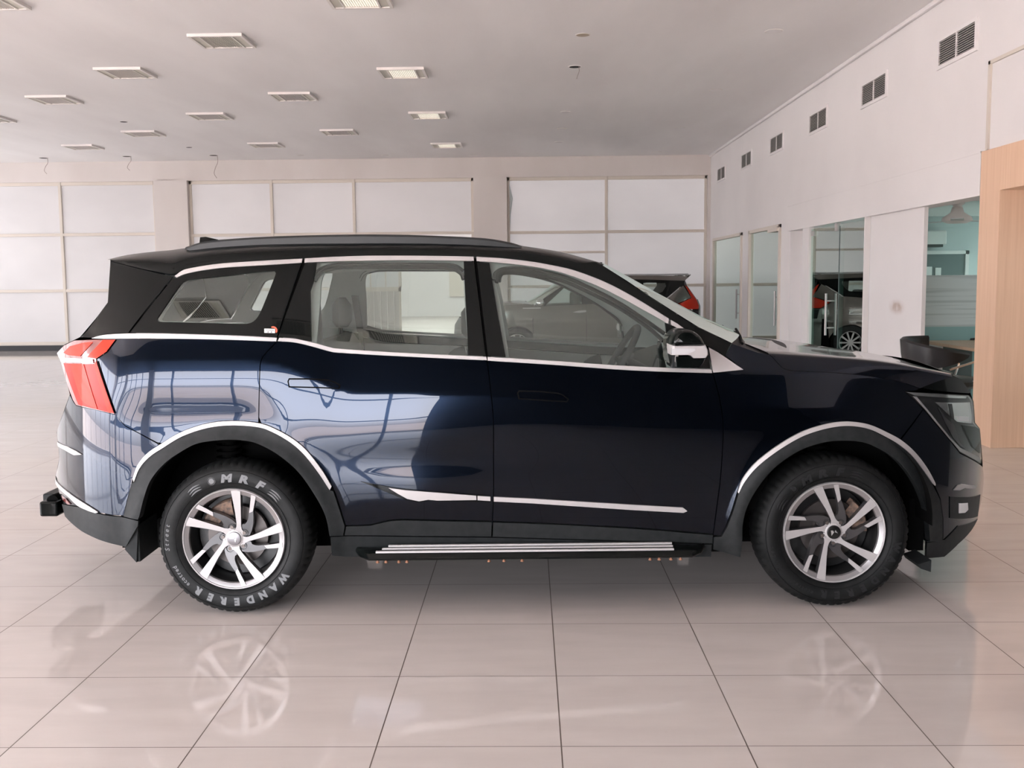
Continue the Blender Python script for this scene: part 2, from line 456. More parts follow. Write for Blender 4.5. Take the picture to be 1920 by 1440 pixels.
def part_of(line, x0, x1): return [p for p in line if x0 <= p[0] <= x1]
BELT_R_BOT = cv([(195,635),(280,634.5),(372.5,635.5),(450,637.5),(518.5,640)])
BELT_R_TOP = cv([(172,634),(195,628),(241,625.2),(300,625.2),(372.5,627),(450,629.5),(519.6,633.3)])
BELT_D_TOP = cv([(524.2,633.2),(552,634.8),(586,642),(617,650.5),(635.4,653.8),(700,658.3),(760.4,661.7),(840,665.6),(911.5,668.7)])
BELT_D_BOT = cv([(521,639.5),(552,641.8),(586,649.4),(617,658.2),(635.4,661),(700,664.8),(760.4,667.9),(840,672),(913,675.2)])
BELT_F_TOP = cv([(914.3,668.9),(980,673),(1048.7,677.3),(1161,685.3),(1250,689.6),(1333.4,692.3)])
BELT_F_BOT = cv([(914.6,676),(980,680),(1048.7,684.4),(1161,692.6),(1250,696.8),(1335,699.2)])
TOP_Q_TOP = cv([(328,517.5),(345,506),(365,501.5),(385,498),(424,493.3),(500,488.6),(567.5,485)])
TOP_Q_BOT = cv([(332,520),(347,514),(366,509.5),(386,506.2),(424,501.5),(500,496.9),(566,492.8)])
TOP_D_TOP = cv([(571.8,484.6),(634,481.3),(700,479.6),(800,479.8),(888,481.2)])
TOP_D_BOT = cv([(571.2,492.6),(634,489.8),(734,488),(800,488),(888.6,489.2)])
TOP_F_TOP = cv([(893.3,481.6),(940,484.4),(992.5,490.3),(1035,497.5),(1076.9,507.2),(1133,528.3),(1189.4,557.8),(1254,597.6)])
TOP_F_BOT = cv([(893.7,489.7),(940,492.8),(992.5,498.9),(1030,505.6),(1062.8,514.2),(1119,535.5),(1175.3,563.8),(1252.7,607)])
SEAM_Q = cv([(519.8,640),(508,652),(497,664),(490,675.2),(487.3,693),(486,740),(485,791)])
SEAM_D = cv([(913.5,676),(917,705),(922,750),(925,790),(925.4,860),(925.2,930),(923.5,975),(921.8,1005.8)])
SEAM_F = cv([(1336.5,700),(1343,722),(1348.5,744),(1354,775),(1356,800),(1355.4,830),(1351,895),(1344,950),(1337,1003)])
W2 = [car, car]
# ---- painted panels
quarter = A.panel('rear_quarter_panel', tr(BELT_R_BOT+SEAM_Q+part_of(ARCH_R_OUT, 303, 484)[::-1]+[(294.4,830),(262,813),(235,798.8),(216.5,779.5),(181.5,673.5),(201,660)]), 'paint', W2, off=0)
rdoor = A.panel('rear_door', tr(BELT_D_BOT+SEAM_D[1:-4]+[(923.2,977),(860,976),(754.4,973.5),(735,975),(718.8,978),(695,984),(668,985.2),(648,985.5),(639,956),(629,926)]+part_of(ARCH_R_OUT, 486, 640)[::-1]+SEAM_Q[::-1][1:-1]), 'paint', W2)
fdoor = A.panel('front_door', tr(BELT_F_BOT+SEAM_F[1:-3]+[(1337.4,1001),(1193.9,989.8),(1060,982.5),(923.6,977.5)]+SEAM_D[::-1][4:-1]), 'paint', W2)
HOODSEAM = cv([(1444.5,665.5),(1452,673),(1462,684),(1476,693.2),(1520,696.2),(1573.4,699),(1636.5,706),(1693.7,717),(1725,728)])
fender = A.panel('front_fender', tr([(1336.5,700),(1393.5,693.6),(1376,679),(1359,667),(1372,643.5),(1385,648),(1420,660)]+HOODSEAM+[(1718,733),(1698,733.6),(1714,750),(1730.5,767.5),(1709,797),(1684.4,828.6)]+part_of(ARCH_F_OUT, 1382, 1684)[::-1]+[(1372,958),(1362,985),(1352,1004.5),(1337,1004)]+SEAM_F[::-1][1:-1]), 'paint', W2)
fbump = A.panel('front_bumper', tr([(1731,767),(1755,795),(1779.7,824),(1799.7,850),(1820,860),(1838.4,871.5),(1842.5,875),(1845.3,906),(1840.5,937.5),(1834,962),(1833,972),(1820.6,994),(1796,1020),(1770,1043.8),(1735.6,1046.9),(1737,1015),(1768,1012),(1768,972),(1763,935)]+ARCH_F_OUT[-1:]+part_of(ARCH_F_OUT[:-1], 1685, 1752)[::-1]+[(1710,797)]), 'paint', W2)
rbump = A.panel('rear_bumper', tr([(143,760),(180,768),(216,777),(235,798.8),(262,813),(294.4,831)]+part_of(ARCH_R_OUT, 250, 303)[::-1]+[(246.5,910),(238,940),(232,967.5),(208,965.5),(185,961),(153.8,950),(119.4,944),(113,930),(106,905),(104.5,892),(108,876),(111,861),(110,836),(106,811),(114.5,785),(124,760),(131,740),(138,754)]), 'paint', W2)
# ---- black upper panels
dpillar = A.panel('rear_pillar_garnish', tr([(207,489.5),(256.6,502.4),(324,517.8),(282,571),(241,624.6),(195,627),(172,633.6),(150,633),(165,618),(183,594),(202,568)]), 'gloss_black', W2, off=-.003)
WIN_Q = cv([(294.6,598),(296.5,602),(303,603.8),(328,604.2),(400,606),(452,607.4),(468,606),(478,600.5),(486,590),(495,570),(507,540),(516.6,515),(516,510),(511,508.6),(470,511.8),(424.6,517.7),(378,521.8),(356,524.6),(346,528),(338,535),(320,560),(302,586.7)], 3)
frit = A.panel('quarter_window_surround', tr([(326,519.5),(332,520.5)]+TOP_Q_BOT[4:]+[(519.6,633)]+BELT_R_TOP[::-1][:-14]+[(243,624.5),(284,571)]), 'gloss_black', W2, off=-.002, holes=[tr(WIN_Q)])
qglass = A.panel('quarter_window', tr(WIN_Q), 'glass', W2, off=.002, inset=0, depth=.003)
cp = A.panel('window_pillar_cover', tr([(571,493),(594.5,491.8),(588,530),(582.5,546),(584.6,641.4),(552,634.4),(520.5,632.8)]), 'gloss_black', rdoor, off=-.002)
bp1 = A.panel('window_pillar_cover', tr([(868.5,489.4),(889.2,489.4),(900,575),(911.5,668.4),(877.6,666.8)]), 'gloss_black', rdoor, off=-.002)
bp2 = A.panel('window_pillar_cover', tr([(893.8,490),(918,492),(934,590),(949,670.4),(914.3,668.6),(904,580)]), 'gloss_black', fdoor, off=-.002)
rglass = A.panel('door_window', tr([(594.5,492)]+[p for p in TOP_D_BOT if 600 < p[0] < 866]+[(868.5,489.3),(877.6,667)]+[p for p in BELT_D_TOP[::-1] if 588 < p[0] < 872]+[(584.6,641.4),(582.5,546),(588,530)]), 'glass', rdoor, off=.004, inset=0, depth=.004)
fglass = A.panel('door_window', tr([(918,492)]+[p for p in TOP_F_BOT if 922 < p[0] < 1244]+[(1245.6,603.5),(1255.5,689)]+[p for p in BELT_F_TOP[::-1] if 953 < p[0] < 1250]+[(949,670.5),(934,590)]), 'glass', fdoor, off=.004, inset=0, depth=.004)
corner = A.panel('mirror_base', tr([(1246,604),(1253.5,607),(1284,618),(1308,635),(1327,652),(1332.5,692),(1257,689.3)]), 'gloss_black', fdoor, off=-.001)
apillar = A.panel('windscreen_pillar', tr(TOP_F_TOP[2:]+[(1283.6,617),(1328.6,650.6),(1358.5,666.6),(1372,643.5),(1309.5,614),(1260,583),(1218,556),(1175,527),(1131,497.5),(1115,491),(1085,497),(1040,488),(990,480),(940,476),(905,477)]), 'gloss_black', W2, off=-.003)
# ---- chrome lines
def strip(name, top, bot, parent, off=-.006, m='chrome', **k): return A.panel(name, tr(top+bot[::-1]), m, parent, off=off, inset=0, depth=.012, step=.012, **k)
strip('belt_moulding', BELT_R_TOP, BELT_R_BOT, quarter)
strip('belt_moulding', BELT_D_TOP, BELT_D_BOT, rdoor)
strip('belt_moulding', BELT_F_TOP, BELT_F_BOT, fdoor)
strip('window_top_moulding', TOP_Q_TOP, TOP_Q_BOT, frit)
strip('window_top_moulding', TOP_D_TOP, TOP_D_BOT, rdoor)
strip('window_top_moulding', TOP_F_TOP, TOP_F_BOT, fdoor)
A.panel('mirror_corner_moulding', tr([(1257,599.5),(1270,607),(1284.5,617.5),(1276,618.5),(1258,608.6)]), 'chrome', W2, off=-.006, inset=0, depth=.01, step=.01)
A.panel('mirror_corner_moulding', tr([(1328.6,651.2),(1345,660),(1393.3,692.8),(1337,698.6)]), 'chrome', W2, off=-.006, inset=0, depth=.01, step=.012)
archc_r = A.panel('wheel_arch_cladding', tr([(247.5,905)]+ARCH_R_MID+[(626,920),(638,956),(647.5,986),(644.5,1004.5)]+ARCH_R_IN[::-1]+[(260,974.5),(232,968.5)]), 'cladding', W2, off=-.008, depth=.06)
archc_f = A.panel('wheel_arch_cladding', tr([(1337,1006),(1352,1005),(1363,986),(1373,960)]+ARCH_F_MID+[(1762,936),(1767,972),(1767,1014),(1742,1016)]+ARCH_F_IN[::-1]+[(1388,1045),(1336,1030)]), 'cladding', W2, off=-.008, depth=.06)
A.panel('wheel_arch_moulding', tr(ARCH_R_OUT+ARCH_R_MID[::-1]), 'chrome', archc_r, off=-.013, inset=0, depth=.012, step=.012)
A.panel('wheel_arch_moulding', tr(ARCH_F_OUT+ARCH_F_MID[::-1]), 'chrome', archc_f, off=-.013, inset=0, depth=.012, step=.012)
A.panel('door_cladding', tr([(649,986),(668,985.6),(695,984.6),(718.8,978.6),(735,975.8),(754.4,974.4),(860,976.8),(923,977.8),(921.6,1006),(780,1005),(645.5,1004)]), 'cladding', rdoor, off=-.007)
A.panel('door_cladding', tr([(924.2,978.3),(1060,983.3),(1193.9,990.6),(1336.8,1002),(1336,1019),(1130,1012.5),(923,1006.4)]), 'cladding', fdoor, off=-.007)
A.panel('sill_cladding', tr([(618.5,1006.5),(645,1005.5),(780,1006.6),(921,1007.8),(1130,1014),(1336,1020.8),(1334,1045),(1000,1046),(649.5,1045),(621,1043)]), 'cladding', W2, off=.004, depth=.05)
rbl = A.panel('rear_bumper_skirt', tr(cv([(116.5,944),(135,948),(153.8,951),(185,962),(208,966.5),(232,969),(261,976)], 3)+[(260,986),(237,1026),(210,1019.5),(185,1011.5),(153.8,996),(135,981),(122.5,968)]), 'cladding', W2, off=-.006)
# side mouldings on the doors
A.panel('side_moulding_base', tr([(676.5,902.5),(700,907),(730,912.5),(760,917),(893,927.5),(920.5,929.5),(920.5,940.5),(820,939.5),(805,938),(786,941.5),(760,937),(735,926.5),(705,914)]), 'gloss_black', rdoor, off=-.006, inset=0, step=.012)
A.panel('side_moulding', tr([(729,914),(760,918.3),(820,922.8),(893,928.6),(893.5,936.6),(820,937.6),(803,936),(786,939),(764,934.5),(745,924)]), 'chrome', rdoor, off=-.012, inset=0, step=.012)
A.panel('side_moulding', tr([(895.5,928.8),(919.5,930.4),(919.5,938.4),(895.5,937)]), 'chrome', rdoor, off=-.012, inset=0, step=.012)
A.panel('side_moulding', tr([(926,930.8),(1000,934.4),(1075,939),(1180,945.3),(1280,951),(1288,957.5),(1281,960.6),(1180,955),(1075,948),(1000,943),(926,939.4)]), 'chrome', fdoor, off=-.012, inset=0, step=.012)
# flush door handles with their dark gaps
def handle(o, pts, door):
    c = tr(pts); cx = sum(p[0] for p in c)/len(c); cz = sum(p[1] for p in c)/len(c)
    A.panel('handle_recess', c, 'under', door, off=-.002, inset=-.0045, depth=.004, step=.01)
    A.panel('door_handle', c, 'paint', door, off=-.0045, inset=.0015, depth=.006, step=.01)
handle(0, [(541,715),(543,711),(575,711),(614.6,713),(627,717),(637,723),(635,727.4),(600,726),(543,724.6)], rdoor)
handle(0, [(971.2,737),(973.6,733.6),(1010,734.6),(1046,738),(1054.4,741),(1064.5,748.6),(1062,752.4),(1020,750),(973.4,746.8)], fdoor)
# ---- tail lamps
tl = A.panel('tail_lamp', tr([(107,662),(121,647),(140,637.6),(180,635.8),(218.5,636),(200.6,659.6),(181,673),(216.5,777),(180,768.5),(143,760),(137,750),(127,722),(114.7,678)]), 'red_dark', W2, off=-.004, depth=.03, step=.014)
A.panel('lamp_lens', tr([(120,661),(132,649),(160,641.5),(175,641.5),(151,668),(128,665.5)]), 'red', tl, off=-.007, inset=0, depth=.003, step=.012)
A.panel('lamp_lens', tr([(194,637),(217,636.8),(200,659.4),(180.8,672.4),(164,669.5)]), 'red', tl, off=-.007, inset=0, depth=.003, step=.012)
A.panel('lamp_lens', tr([(120,680.5),(176,682),(209,774),(183,767.5),(148,758.5)]), 'red_deep', tl, off=-.007, inset=0, depth=.003, step=.012)
A.panel('lamp_light_bar', tr([(133,682),(158,682),(184,767),(163,757),(153,748)]), 'red', tl, off=-.010, inset=0, depth=.003, step=.012)
A.panel('lamp_light_bar', tr([(177,684),(181.5,676),(215,774.5),(204,772)]), 'red', tl, off=-.010, inset=0, depth=.003, step=.012)
A.panel('reversing_lens', tr([(113,669.5),(140,671.4),(175,673),(176,680.5),(140,679),(115.5,677.5)]), 'clear_lens', tl, off=-.010, inset=0, depth=.003, step=.012)
# ---- rear bumper chrome
A.panel('bumper_blade', tr([(108,828),(128,837),(144,845.4),(153.6,851.8),(140,853),(122,843),(109.5,836)]), 'chrome', rbump, off=-.008, inset=0, step=.012)
A.panel('bumper_moulding', tr(cv([(104.5,893),(110,906),(138,929.5),(165,947),(185,959.8)], 4)+[(180,961.5)]+cv([(166,957),(147,948),(130,932),(112,916),(105.5,906)], 4)), 'chrome', rbump, off=-.008, inset=0, step=.012)
A.panel('rear_reflector', tr([(116,928),(124,934),(133,945),(129,946),(119,937)]), 'red_dark', rbump, off=-.008, inset=0, step=.01)
# ---- headlamps
HL = [(1696.6,733.6),(1713.8,735.3),(1760,737),(1816.9,740.2),(1825,751.9),(1827.4,792),(1836.6,803.5),(1841,860),(1837.8,870.4),(1820,859.5),(1799.7,849),(1779.7,823),(1755,794),(1730.6,766)]
hl = A.panel('headlamp', tr(HL), 'lamp_black', W2, off=.006, depth=.03, step=.014)
A.panel('daytime_running_strip', tr([(1712,743),(1719,744),(1733,760.5),(1757,790),(1782,820.5),(1801,840),(1838,858),(1838.5,868),(1820,857.5),(1800,846.5),(1778,820),(1752,789),(1729,761)]), 'chrome', hl, off=.001, inset=0, depth=.004, step=.012)
A.panel('daytime_running_strip', tr([(1699,735),(1760,738.8),(1813,743),(1811,747),(1765,745),(1716,741.6)]), 'lamp_silver', hl, off=.001, inset=0, depth=.004, step=.012)
A.panel('lamp_reflector', tr([(1753,754),(1819,754.5),(1822.5,783),(1822,794),(1795,791),(1776,775),(1764,763.5)]), 'lamp_silver', hl, off=.002, inset=0, depth=.004, step=.012)
A.panel('lamp_divider', tr([(1779,757),(1785,757),(1789,786),(1783,781)]), 'lamp_black', hl, off=-.001, inset=0, depth=.004, step=.01)
A.panel('lamp_divider', tr([(1795,780),(1816,781.5),(1817,790),(1798,789)]), 'clear_lens', hl, off=-.001, inset=0, depth=.004, step=.01)
A.panel('lamp_fin', tr([(1760,765),(1772,782),(1790,797),(1800,830),(1812,843),(1802,838),(1787,820),(1772,790)]), 'alloy_dark', hl, off=.002, inset=0, depth=.004, step=.012)
A.panel('lamp_lower_cover', tr([(1805,797),(1829,800),(1835,804),(1838,850),(1824,838),(1811,812)]), 'gloss_black', hl, off=-.002, inset=0, depth=.004, step=.012)
A.panel('lamp_cover', tr(HL), 'head_glass', hl, off=-.006, inset=.002, depth=.003, step=.014)
A.panel('bumper_blade', tr([(1787,918.6),(1795,909.5),(1803,907),(1829,911),(1829,915.4),(1808,914.6),(1799,918.8)]), 'chrome', fbump, off=-.007, inset=0, step=.012)
A.panel('fog_lamp_housing', tr([(1780,930),(1838,926),(1833,968),(1780,972)]), 'cladding', fbump, off=-.004, step=.012)
A.panel('fog_lamp', tr([(1796.6,943),(1813,942),(1814,955),(1808,960.5),(1796.6,961.5)]), 'clear_lens', fbump, off=-.010, inset=0, step=.01)
A.panel('bumper_lip', tr([(1796,985),(1833,972),(1821,994),(1796,1020),(1770,1044),(1735.6,1047),(1737,1017),(1770,1012)]), 'cladding', fbump, off=-.005, step=.014)
# sticker on the rear side glass
stk = A.panel('glass_sticker', tr([(496,616),(516,616.6),(516,624.6),(496,624)]), 'sticker', frit[:1], off=-.0045, inset=0, depth=.001, step=.008, far=False)[0]
for q in ((502, 620.8), (508.3, 621)): A.panel('sticker_print', tr([(q[0],q[1]),(q[0]+2.2,q[1]),(q[0]+2.2,q[1]+3),(q[0],q[1]+3)]), 'cap', [stk], off=-.0052, inset=0, depth=.0005, step=.006, far=False)
A.panel('sticker_print', tr([(498,618),(514,618.4),(514,619.6),(498,619.2)]), 'cap', [stk], off=-.0052, inset=0, depth=.0005, step=.006, far=False)
A.panel('sticker_swoosh', tr(cv([(509,612.6),(513,611.6),(517.5,613.4),(520.2,617),(520.6,621),(518.6,624),(517,622),(517.4,619),(516.4,616.6),(513.6,614.9),(510,614.6)], 3)), 'sticker_red', [stk], off=-.006, inset=0, depth=.001, step=.006, far=False)
M['rail'] = mat('dark_grey_rail', (.016, .019, .020), .4, spec=.35)
# ---- helpers in the car's own axes
def mir(p): return Vector((p[0], CW-p[1], p[2]))
def full(row): return [Vector(p) for p in row]+[mir(p) for p in row[::-1]]
def loft(name, rows, m, parent, mirror=True, closed=False, cap=False, smooth=True, sharp=40):
    bm = bmesh.new(); grid_faces(bm, [full(r) for r in rows] if mirror else rows, closed, 0, cap)
    bmesh.ops.remove_doubles(bm, verts=bm.verts[:], dist=1e-5)
    return from_bm(name, bm, m, parent, smooth=smooth)
def SP(px, py, off=0.0):
    x, z = A.S(px, py, off); return Vector((x, csurf(x, z)+off, z))
def both(name, build, m, parent, smooth=True, bevel=0.0):
    out = []
    for side in (0, 1):
        bm = bmesh.new(); build(bm)
        if side: bmesh.ops.transform(bm, matrix=Matrix.Translation((0, CW, 0)) @ Matrix.Scale(-1, 4, (0, 1, 0)), verts=bm.verts[:])
        out.append(from_bm(name, bm, m, parent[side] if isinstance(parent, (list, tuple)) else parent, smooth=smooth, bevel=bevel))
    return out
# ---- roof
ROOF_E = cv([(207,489),(256.6,501.5),(300,511.5),(325,516.8),(345,505.5),(385,497.6),(424,493),(500,488.3),(568,484.6),(634,481),(700,479.3),(800,479.5),(888,481),(940,483),(990,482),(1040,489),(1085,498),(1115,493),(1131,497.5)], 5)
ROOF_T = smooth_tab([(207,488),(242,479),(284,472),(330,467),(365,463),(424,457.5),(500,453),(600,450.5),(700,449.5),(800,450),(880,452.5),(950,457),(984,461.6),(1048.7,472),(1091,483.3),(1131,497)], 6)
rows = []; rows_in = []
for px, py in ROOF_E:
    e = SP(px, py); t = A.P(px, lerp_tab(ROOF_T, px), .62)
    zt = max(t.z, e.z+.002)+.004; row = []; rin = []
    for k in range(15):
        th = PI/2*k/14; f = 1-math.cos(th)
        y = e.y+(CW/2-e.y)*f**1.05; z = e.z+(zt-e.z)*math.sin(th)**.62
        x = e.x+(t.x-e.x)*min(1, f*2)
        row.append((x, y, z)); rin.append((x, y+.03, z-.05))
    rows.append(row)
    if 300 < px < 1110: rows_in.append(rin)
roof = loft('roof', rows, 'gloss_black', car)
loft('headliner', rows_in, 'int_grey', car)
# roof rails
RAIL_T = smooth_tab([(349,463.5),(372,456),(394,451.5),(440,447.5),(500,444),(600,440.8),(700,439.6),(800,441.5),(880,444.9),(922,448.3),(958,455),(978,461)], 6)
def rail(bm):
    rr = []
    for i, (px, py) in enumerate(RAIL_T):
        c = A.P(px, py, .33); f = i/(len(RAIL_T)-1)
        h = .052*min(1, min(f, 1-f)*9+.15); w = .022
        rr.append([(c.x, .33-w, c.z-h), (c.x, .33-w, c.z-.010), (c.x, .33-w*.4, c.z), (c.x, .33+w*.6, c.z), (c.x, .33+w, c.z-.012), (c.x, .33+w, c.z-h)])
    grid_faces(bm, rr, True, cap=True)
both('roof_rail', rail, 'rail', car)
c0 = A.P(376, 445, .945); c1 = A.P(421, 457, .945)
bm = bmesh.new()
fin = [(c0.x, c0.z), (c0.x+.03, c0.z+.002), (c0.x+.09, c0.z-.012), (c1.x+.04, c1.z-.02), (c0.x-.005, c1.z-.02)]
rr = []
for y, s in ((-.022, 1), (-.008, .98), (.008, .98), (.022, 1)):
    inner = abs(y) < .01
    rr.append([(x, .945+y, z if (inner or i > 2) else z-.05) for i, (x, z) in enumerate(fin)])
grid_faces(bm, rr, True, cap=True); from_bm('roof_antenna', bm, 'gloss_black', car, smooth=True)
# ---- windscreen
rows = []
for i, (px, py) in enumerate([(1128,496.5),(1175,526),(1218,555),(1260,582),(1309.5,613),(1372,643)]):
    e = SP(px, py, .003); f = i/5; row = []
    for k in range(11):
        s = math.sin(PI/2*k/10); row.append((e.x+(.05+.13*f)*s, e.y+(CW/2-e.y)*k/10, e.z+(.022-.004*f)*s))
    rows.append(row)
ws = loft('windscreen', rows, 'windshield', car)
base = rows[-1]
# cowl between windscreen and bonnet
loft('cowl', [[(p[0], p[1]+.02, p[2]-.004) for p in base], [(p[0]+.04, p[1]+.02, p[2]-.05) for p in base], [(p[0]+.16, p[1]+.02, p[2]-.06) for p in base], [(p[0]+.24, p[1]+.02, p[2]-.06) for p in base]], 'int_dark', car)
both('wiper_arm', lambda bm: tube(bm, [(base[2][0]+.03, base[2][1], base[2][2]-.02), (base[5][0]+.005, base[5][1], base[5][2]-.008), (base[8][0]-.005, base[8][1], base[8][2]+.012)], .007, 8), 'seal', car)
# ---- bonnet
H0 = [SP(a, b, -.001) for a, b in HOODSEAM]
def along(pts, n):
    pts = catmull(pts, 8); L = [0]
    for a, b in zip(pts, pts[1:]): L.append(L[-1]+(b-a).length)
    out = []
    for i in range(n):
        t = L[-1]*i/(n-1); j = 0
        while j < len(L)-2 and L[j+1] < t: j += 1
        f = (t-L[j])/(L[j+1]-L[j]) if L[j+1] > L[j] else 0
        out.append(pts[j].lerp(pts[j+1], min(1, f)))
    return out
H1 = [A.P(a, b, .095) for a, b in [(1442,664),(1500,667.5),(1550,671),(1636,677.6),(1694,685.6),(1737,694.2),(1785,703.2)]]
H2 = [A.P(a, b, .60) for a, b in [(1390,641),(1464.6,647.8),(1550.5,659),(1636.5,668.8),(1693.7,679),(1751,691.8),(1790,700.4)]]
NL = 30
h0, h1, h2 = along(H0, NL), along(H1, NL), along(H2, NL)
rows = []
for a, b, c in zip(h0, h1, h2):
    d = Vector((c.x+.03, CW/2, c.z+.006))
    rows.append([a, a.lerp(b, .5)+Vector((0, -.004, 0)), b+Vector((0, -.004, -.008)), b+Vector((0, .002, -.001)), b+Vector((0, .014, .004)), b.lerp(c, .3)+Vector((0, 0, .004)), b.lerp(c, .65)+Vector((0, 0, .002)), c, c.lerp(d, .5), d])
bonnet = loft('bonnet', rows, 'paint', car)
# ---- nose of the bonnet and the closed front
nose = A.panel('bonnet_nose', tr([(1728,727.5),(1737,712),(1785.5,703.5),(1802.6,712),(1819.5,735),(1817,738),(1751,732.5)]), 'gloss_black', W2, off=-.002)
FR = [(1785.5,703.5),(1802.6,712),(1819,736),(1825,752),(1828,792),(1837,803.5),(1842,860),(1842.5,876),(1845,906),(1840.5,937.5),(1834,962),(1833,972),(1820.6,994),(1796,1020),(1770,1044)]
rows = []
for i, (px, py) in enumerate(FR):
    e = SP(px, py, .004); bul = .045 if i else .02; row = []
    for k in range(13):
        s = math.sin(PI/2*k/12); row.append((e.x+bul*s, e.y+(CW/2-e.y)*k/12, e.z+(.03 if i < 2 else 0)*s))
    rows.append(row)
grille = loft('front_grille', rows[2:9], 'gloss_black', car)
loft('nose_panel', rows[:3], 'paint', car)
loft('front_lower_bumper', rows[8:], 'cladding', car)
for k in range(1, 4):
    p = rows[3][8]; q = rows[6][8]
    box('grille_bar', (p[0]-.06, p[0]-.004, .945-.5+k*.25-.012, .945-.5+k*.25+.012, q[2], p[2]-.02), 'chrome', grille)
# ---- tail
RE = [(207,489),(205,530),(202,567),(183,593),(150,632),(121,646),(107,662),(114.5,678),(127,722),(131,740),(114.5,785),(106,811),(110,836),(111,861),(104.5,892),(113,930),(118,944),(122.5,968),(153.8,996)]
rows = []
for i, (px, py) in enumerate(RE):
    e = SP(px, py, .004); bul = .05 if i < 3 else .09; row = []
    for k in range(13):
        s = math.sin(PI/2*k/12); row.append((e.x-bul*s, e.y+(CW/2-e.y)*k/12, e.z))
    rows.append(row)
tailgate = loft('tailgate', rows[6:13], 'paint', car)
loft('rear_window', rows[2:7], 'gloss_black', tailgate)
loft('roof_spoiler', rows[0:3], 'gloss_black', car)
loft('rear_bumper_centre', rows[12:17], 'paint', car)
loft('rear_bumper_skirt', rows[16:], 'cladding', car)
# ---- side steps
ST = A.P(837, 1027.4, .06).z; SB = A.P(837, 1051, -.06).z; SE = A.P(837, 1042, -.075).z
X0, X1 = A.P(659, 1041, -.05).x, A.P(1330, 1040, -.05).x
def step(bm):
    prof = [(.10, ST-.004), (-.03, SE+.020), (-.066, SE+.006), (-.076, SE-.012), (-.066, SB+.004), (-.03, SB-.004), (.10, SB)]
    rr = []
    for t, sc in ((0, .25), (.02, .7), (.05, 1), (.95, 1), (.98, .7), (1, .25)):
        x = X0+(X1-X0)*t; rr.append([(x, .10+(y-.10)*sc, SE+(z-SE)*(.4+.6*sc)) for y, z in prof])
    grid_faces(bm, rr, True, cap=True)
steps = both('side_step', step, 'gloss_black', car)
def tread(k):
    def f(bm):
        y0 = -.062+.030*k; z = SE+.010+.0065*(k+1)*.9
        a, b = X0+.11+.05*k*.5, X1-.16
        bx(bm, a, b, y0, y0+.017, z-.006, z+.003)
    return f
for k in range(3): both('step_tread', tread(k), 'chrome', steps, smooth=False, bevel=.0015)
def bolts(bm, x):
    cyl(bm, (x, -.03, SB-.014), (x, -.03, SB+.004), .005, 8)
    cyl(bm, (x, -.03, SB-.016), (x, -.03, SB-.010), .0075, 6)
for px in (708, 724, 748, 763, 917, 945, 979, 1219, 1236, 1258, 1276): both('step_bolt', lambda bm, px=px: bolts(bm, A.P(px, 1055, -.03).x), 'orange', steps)
# ---- mud flaps
def flap(pts, y0, y1):
    def f(bm):
        p = [A.P(a, b, (y0+y1)/2) for a, b in pts]
        grid_faces(bm, [[(q.x, y0, q.z) for q in p], [(q.x, y1, q.z) for q in p]], True, cap=True)
    return f
both('mud_flap', flap([(241,982),(261,984),(258,1053),(236.6,1029)], .0, .03), 'cladding', car, smooth=False)
def flap2(bm):
    p = [A.P(a, b, .015) for a, b in [(258,1053),(261,984)]]
    bx(bm, p[0].x-.006, p[0].x+.012, .015, .26, p[0].z, p[1].z)
both('mud_flap', flap2, 'cladding', car, smooth=False)
both('mud_flap', flap([(1707,1048),(1731,1040),(1730,1062),(1712,1056)], .05, .24), 'cladding', car, smooth=False)
# ---- tow hitch
hp = A.P(74, 934, .75); 
bm = bmesh.new(); a, b = A.P(72.5, 941, .5), A.P(108, 969, .5); c_ = A.P(140, 955, .5)
bx(bm, a.x-.09, b.x-.05, .74, 1.15, b.z-.03, a.z-.01)
hitch = from_bm('tow_hitch', bm, 'cladding', car, bevel=.008)
bm = bmesh.new(); q = A.P(92, 955, .36)
bx(bm, A.P(72.5, 941, .36).x, A.P(107, 941, .36).x, .36, .80, A.P(90, 969, .36).z, A.P(90, 941, .36).z)
from_bm('hitch_bumper_block', bm, 'gloss_black', hitch, bevel=.01)
bm = bmesh.new(); cyl(bm, (A.P(102, 938, .42).x, .40, A.P(102, 938, .42).z), (A.P(102, 938, .42).x+.002, .47, A.P(102, 938, .42).z), .03, 14); cyl(bm, (A.P(100, 955, .45).x, .45, A.P(100, 955, .45).z), (-2.12, .45, .55), .03, 12)
from_bm('hitch_arm', bm, 'under', hitch, smooth=True)
# ---- door mirrors
def loft_px(bm, pts, y0, secs):
    p = [A.P(a, b, y0) for a, b in pts]; cx = sum(q.x for q in p)/len(p); cz = sum(q.z for q in p)/len(p)
    grid_faces(bm, [[(cx+(q.x-cx)*s+dx, y, cz+(q.z-cz)*s) for q in p] for y, s, dx in secs], True, cap=True)
CAP = cv([(1256.5,646),(1257.5,638),(1262.5,626),(1273.8,618.6),(1285,618),(1298,620),(1311,629),(1319,641),(1321,646)], 4)
BAND = [(1257,646.5),(1321.5,646),(1326,656),(1326.5,664),(1322,671),(1298,671.5),(1290,665),(1257.5,665)]
LOW = [(1258,665.5),(1290,665.5),(1298,671.8),(1323,671.5),(1319,680),(1312,687),(1301,690),(1260,689)]
MS = [(-.205, .62, -.004), (-.195, .84, -.002), (-.17, .97, 0), (-.13, 1.0, 0), (.0, .98, 0), (.04, .9, 0)]
mcap = both('door_mirror', lambda bm: loft_px(bm, CAP, -.16, MS), 'gloss_black', car)
both('mirror_trim', lambda bm: loft_px(bm, BAND, -.16, [(-.198, .88, 0), (-.185, .97, 0), (-.17, 1.0, 0), (.0, .98, 0)]), 'chrome', mcap)
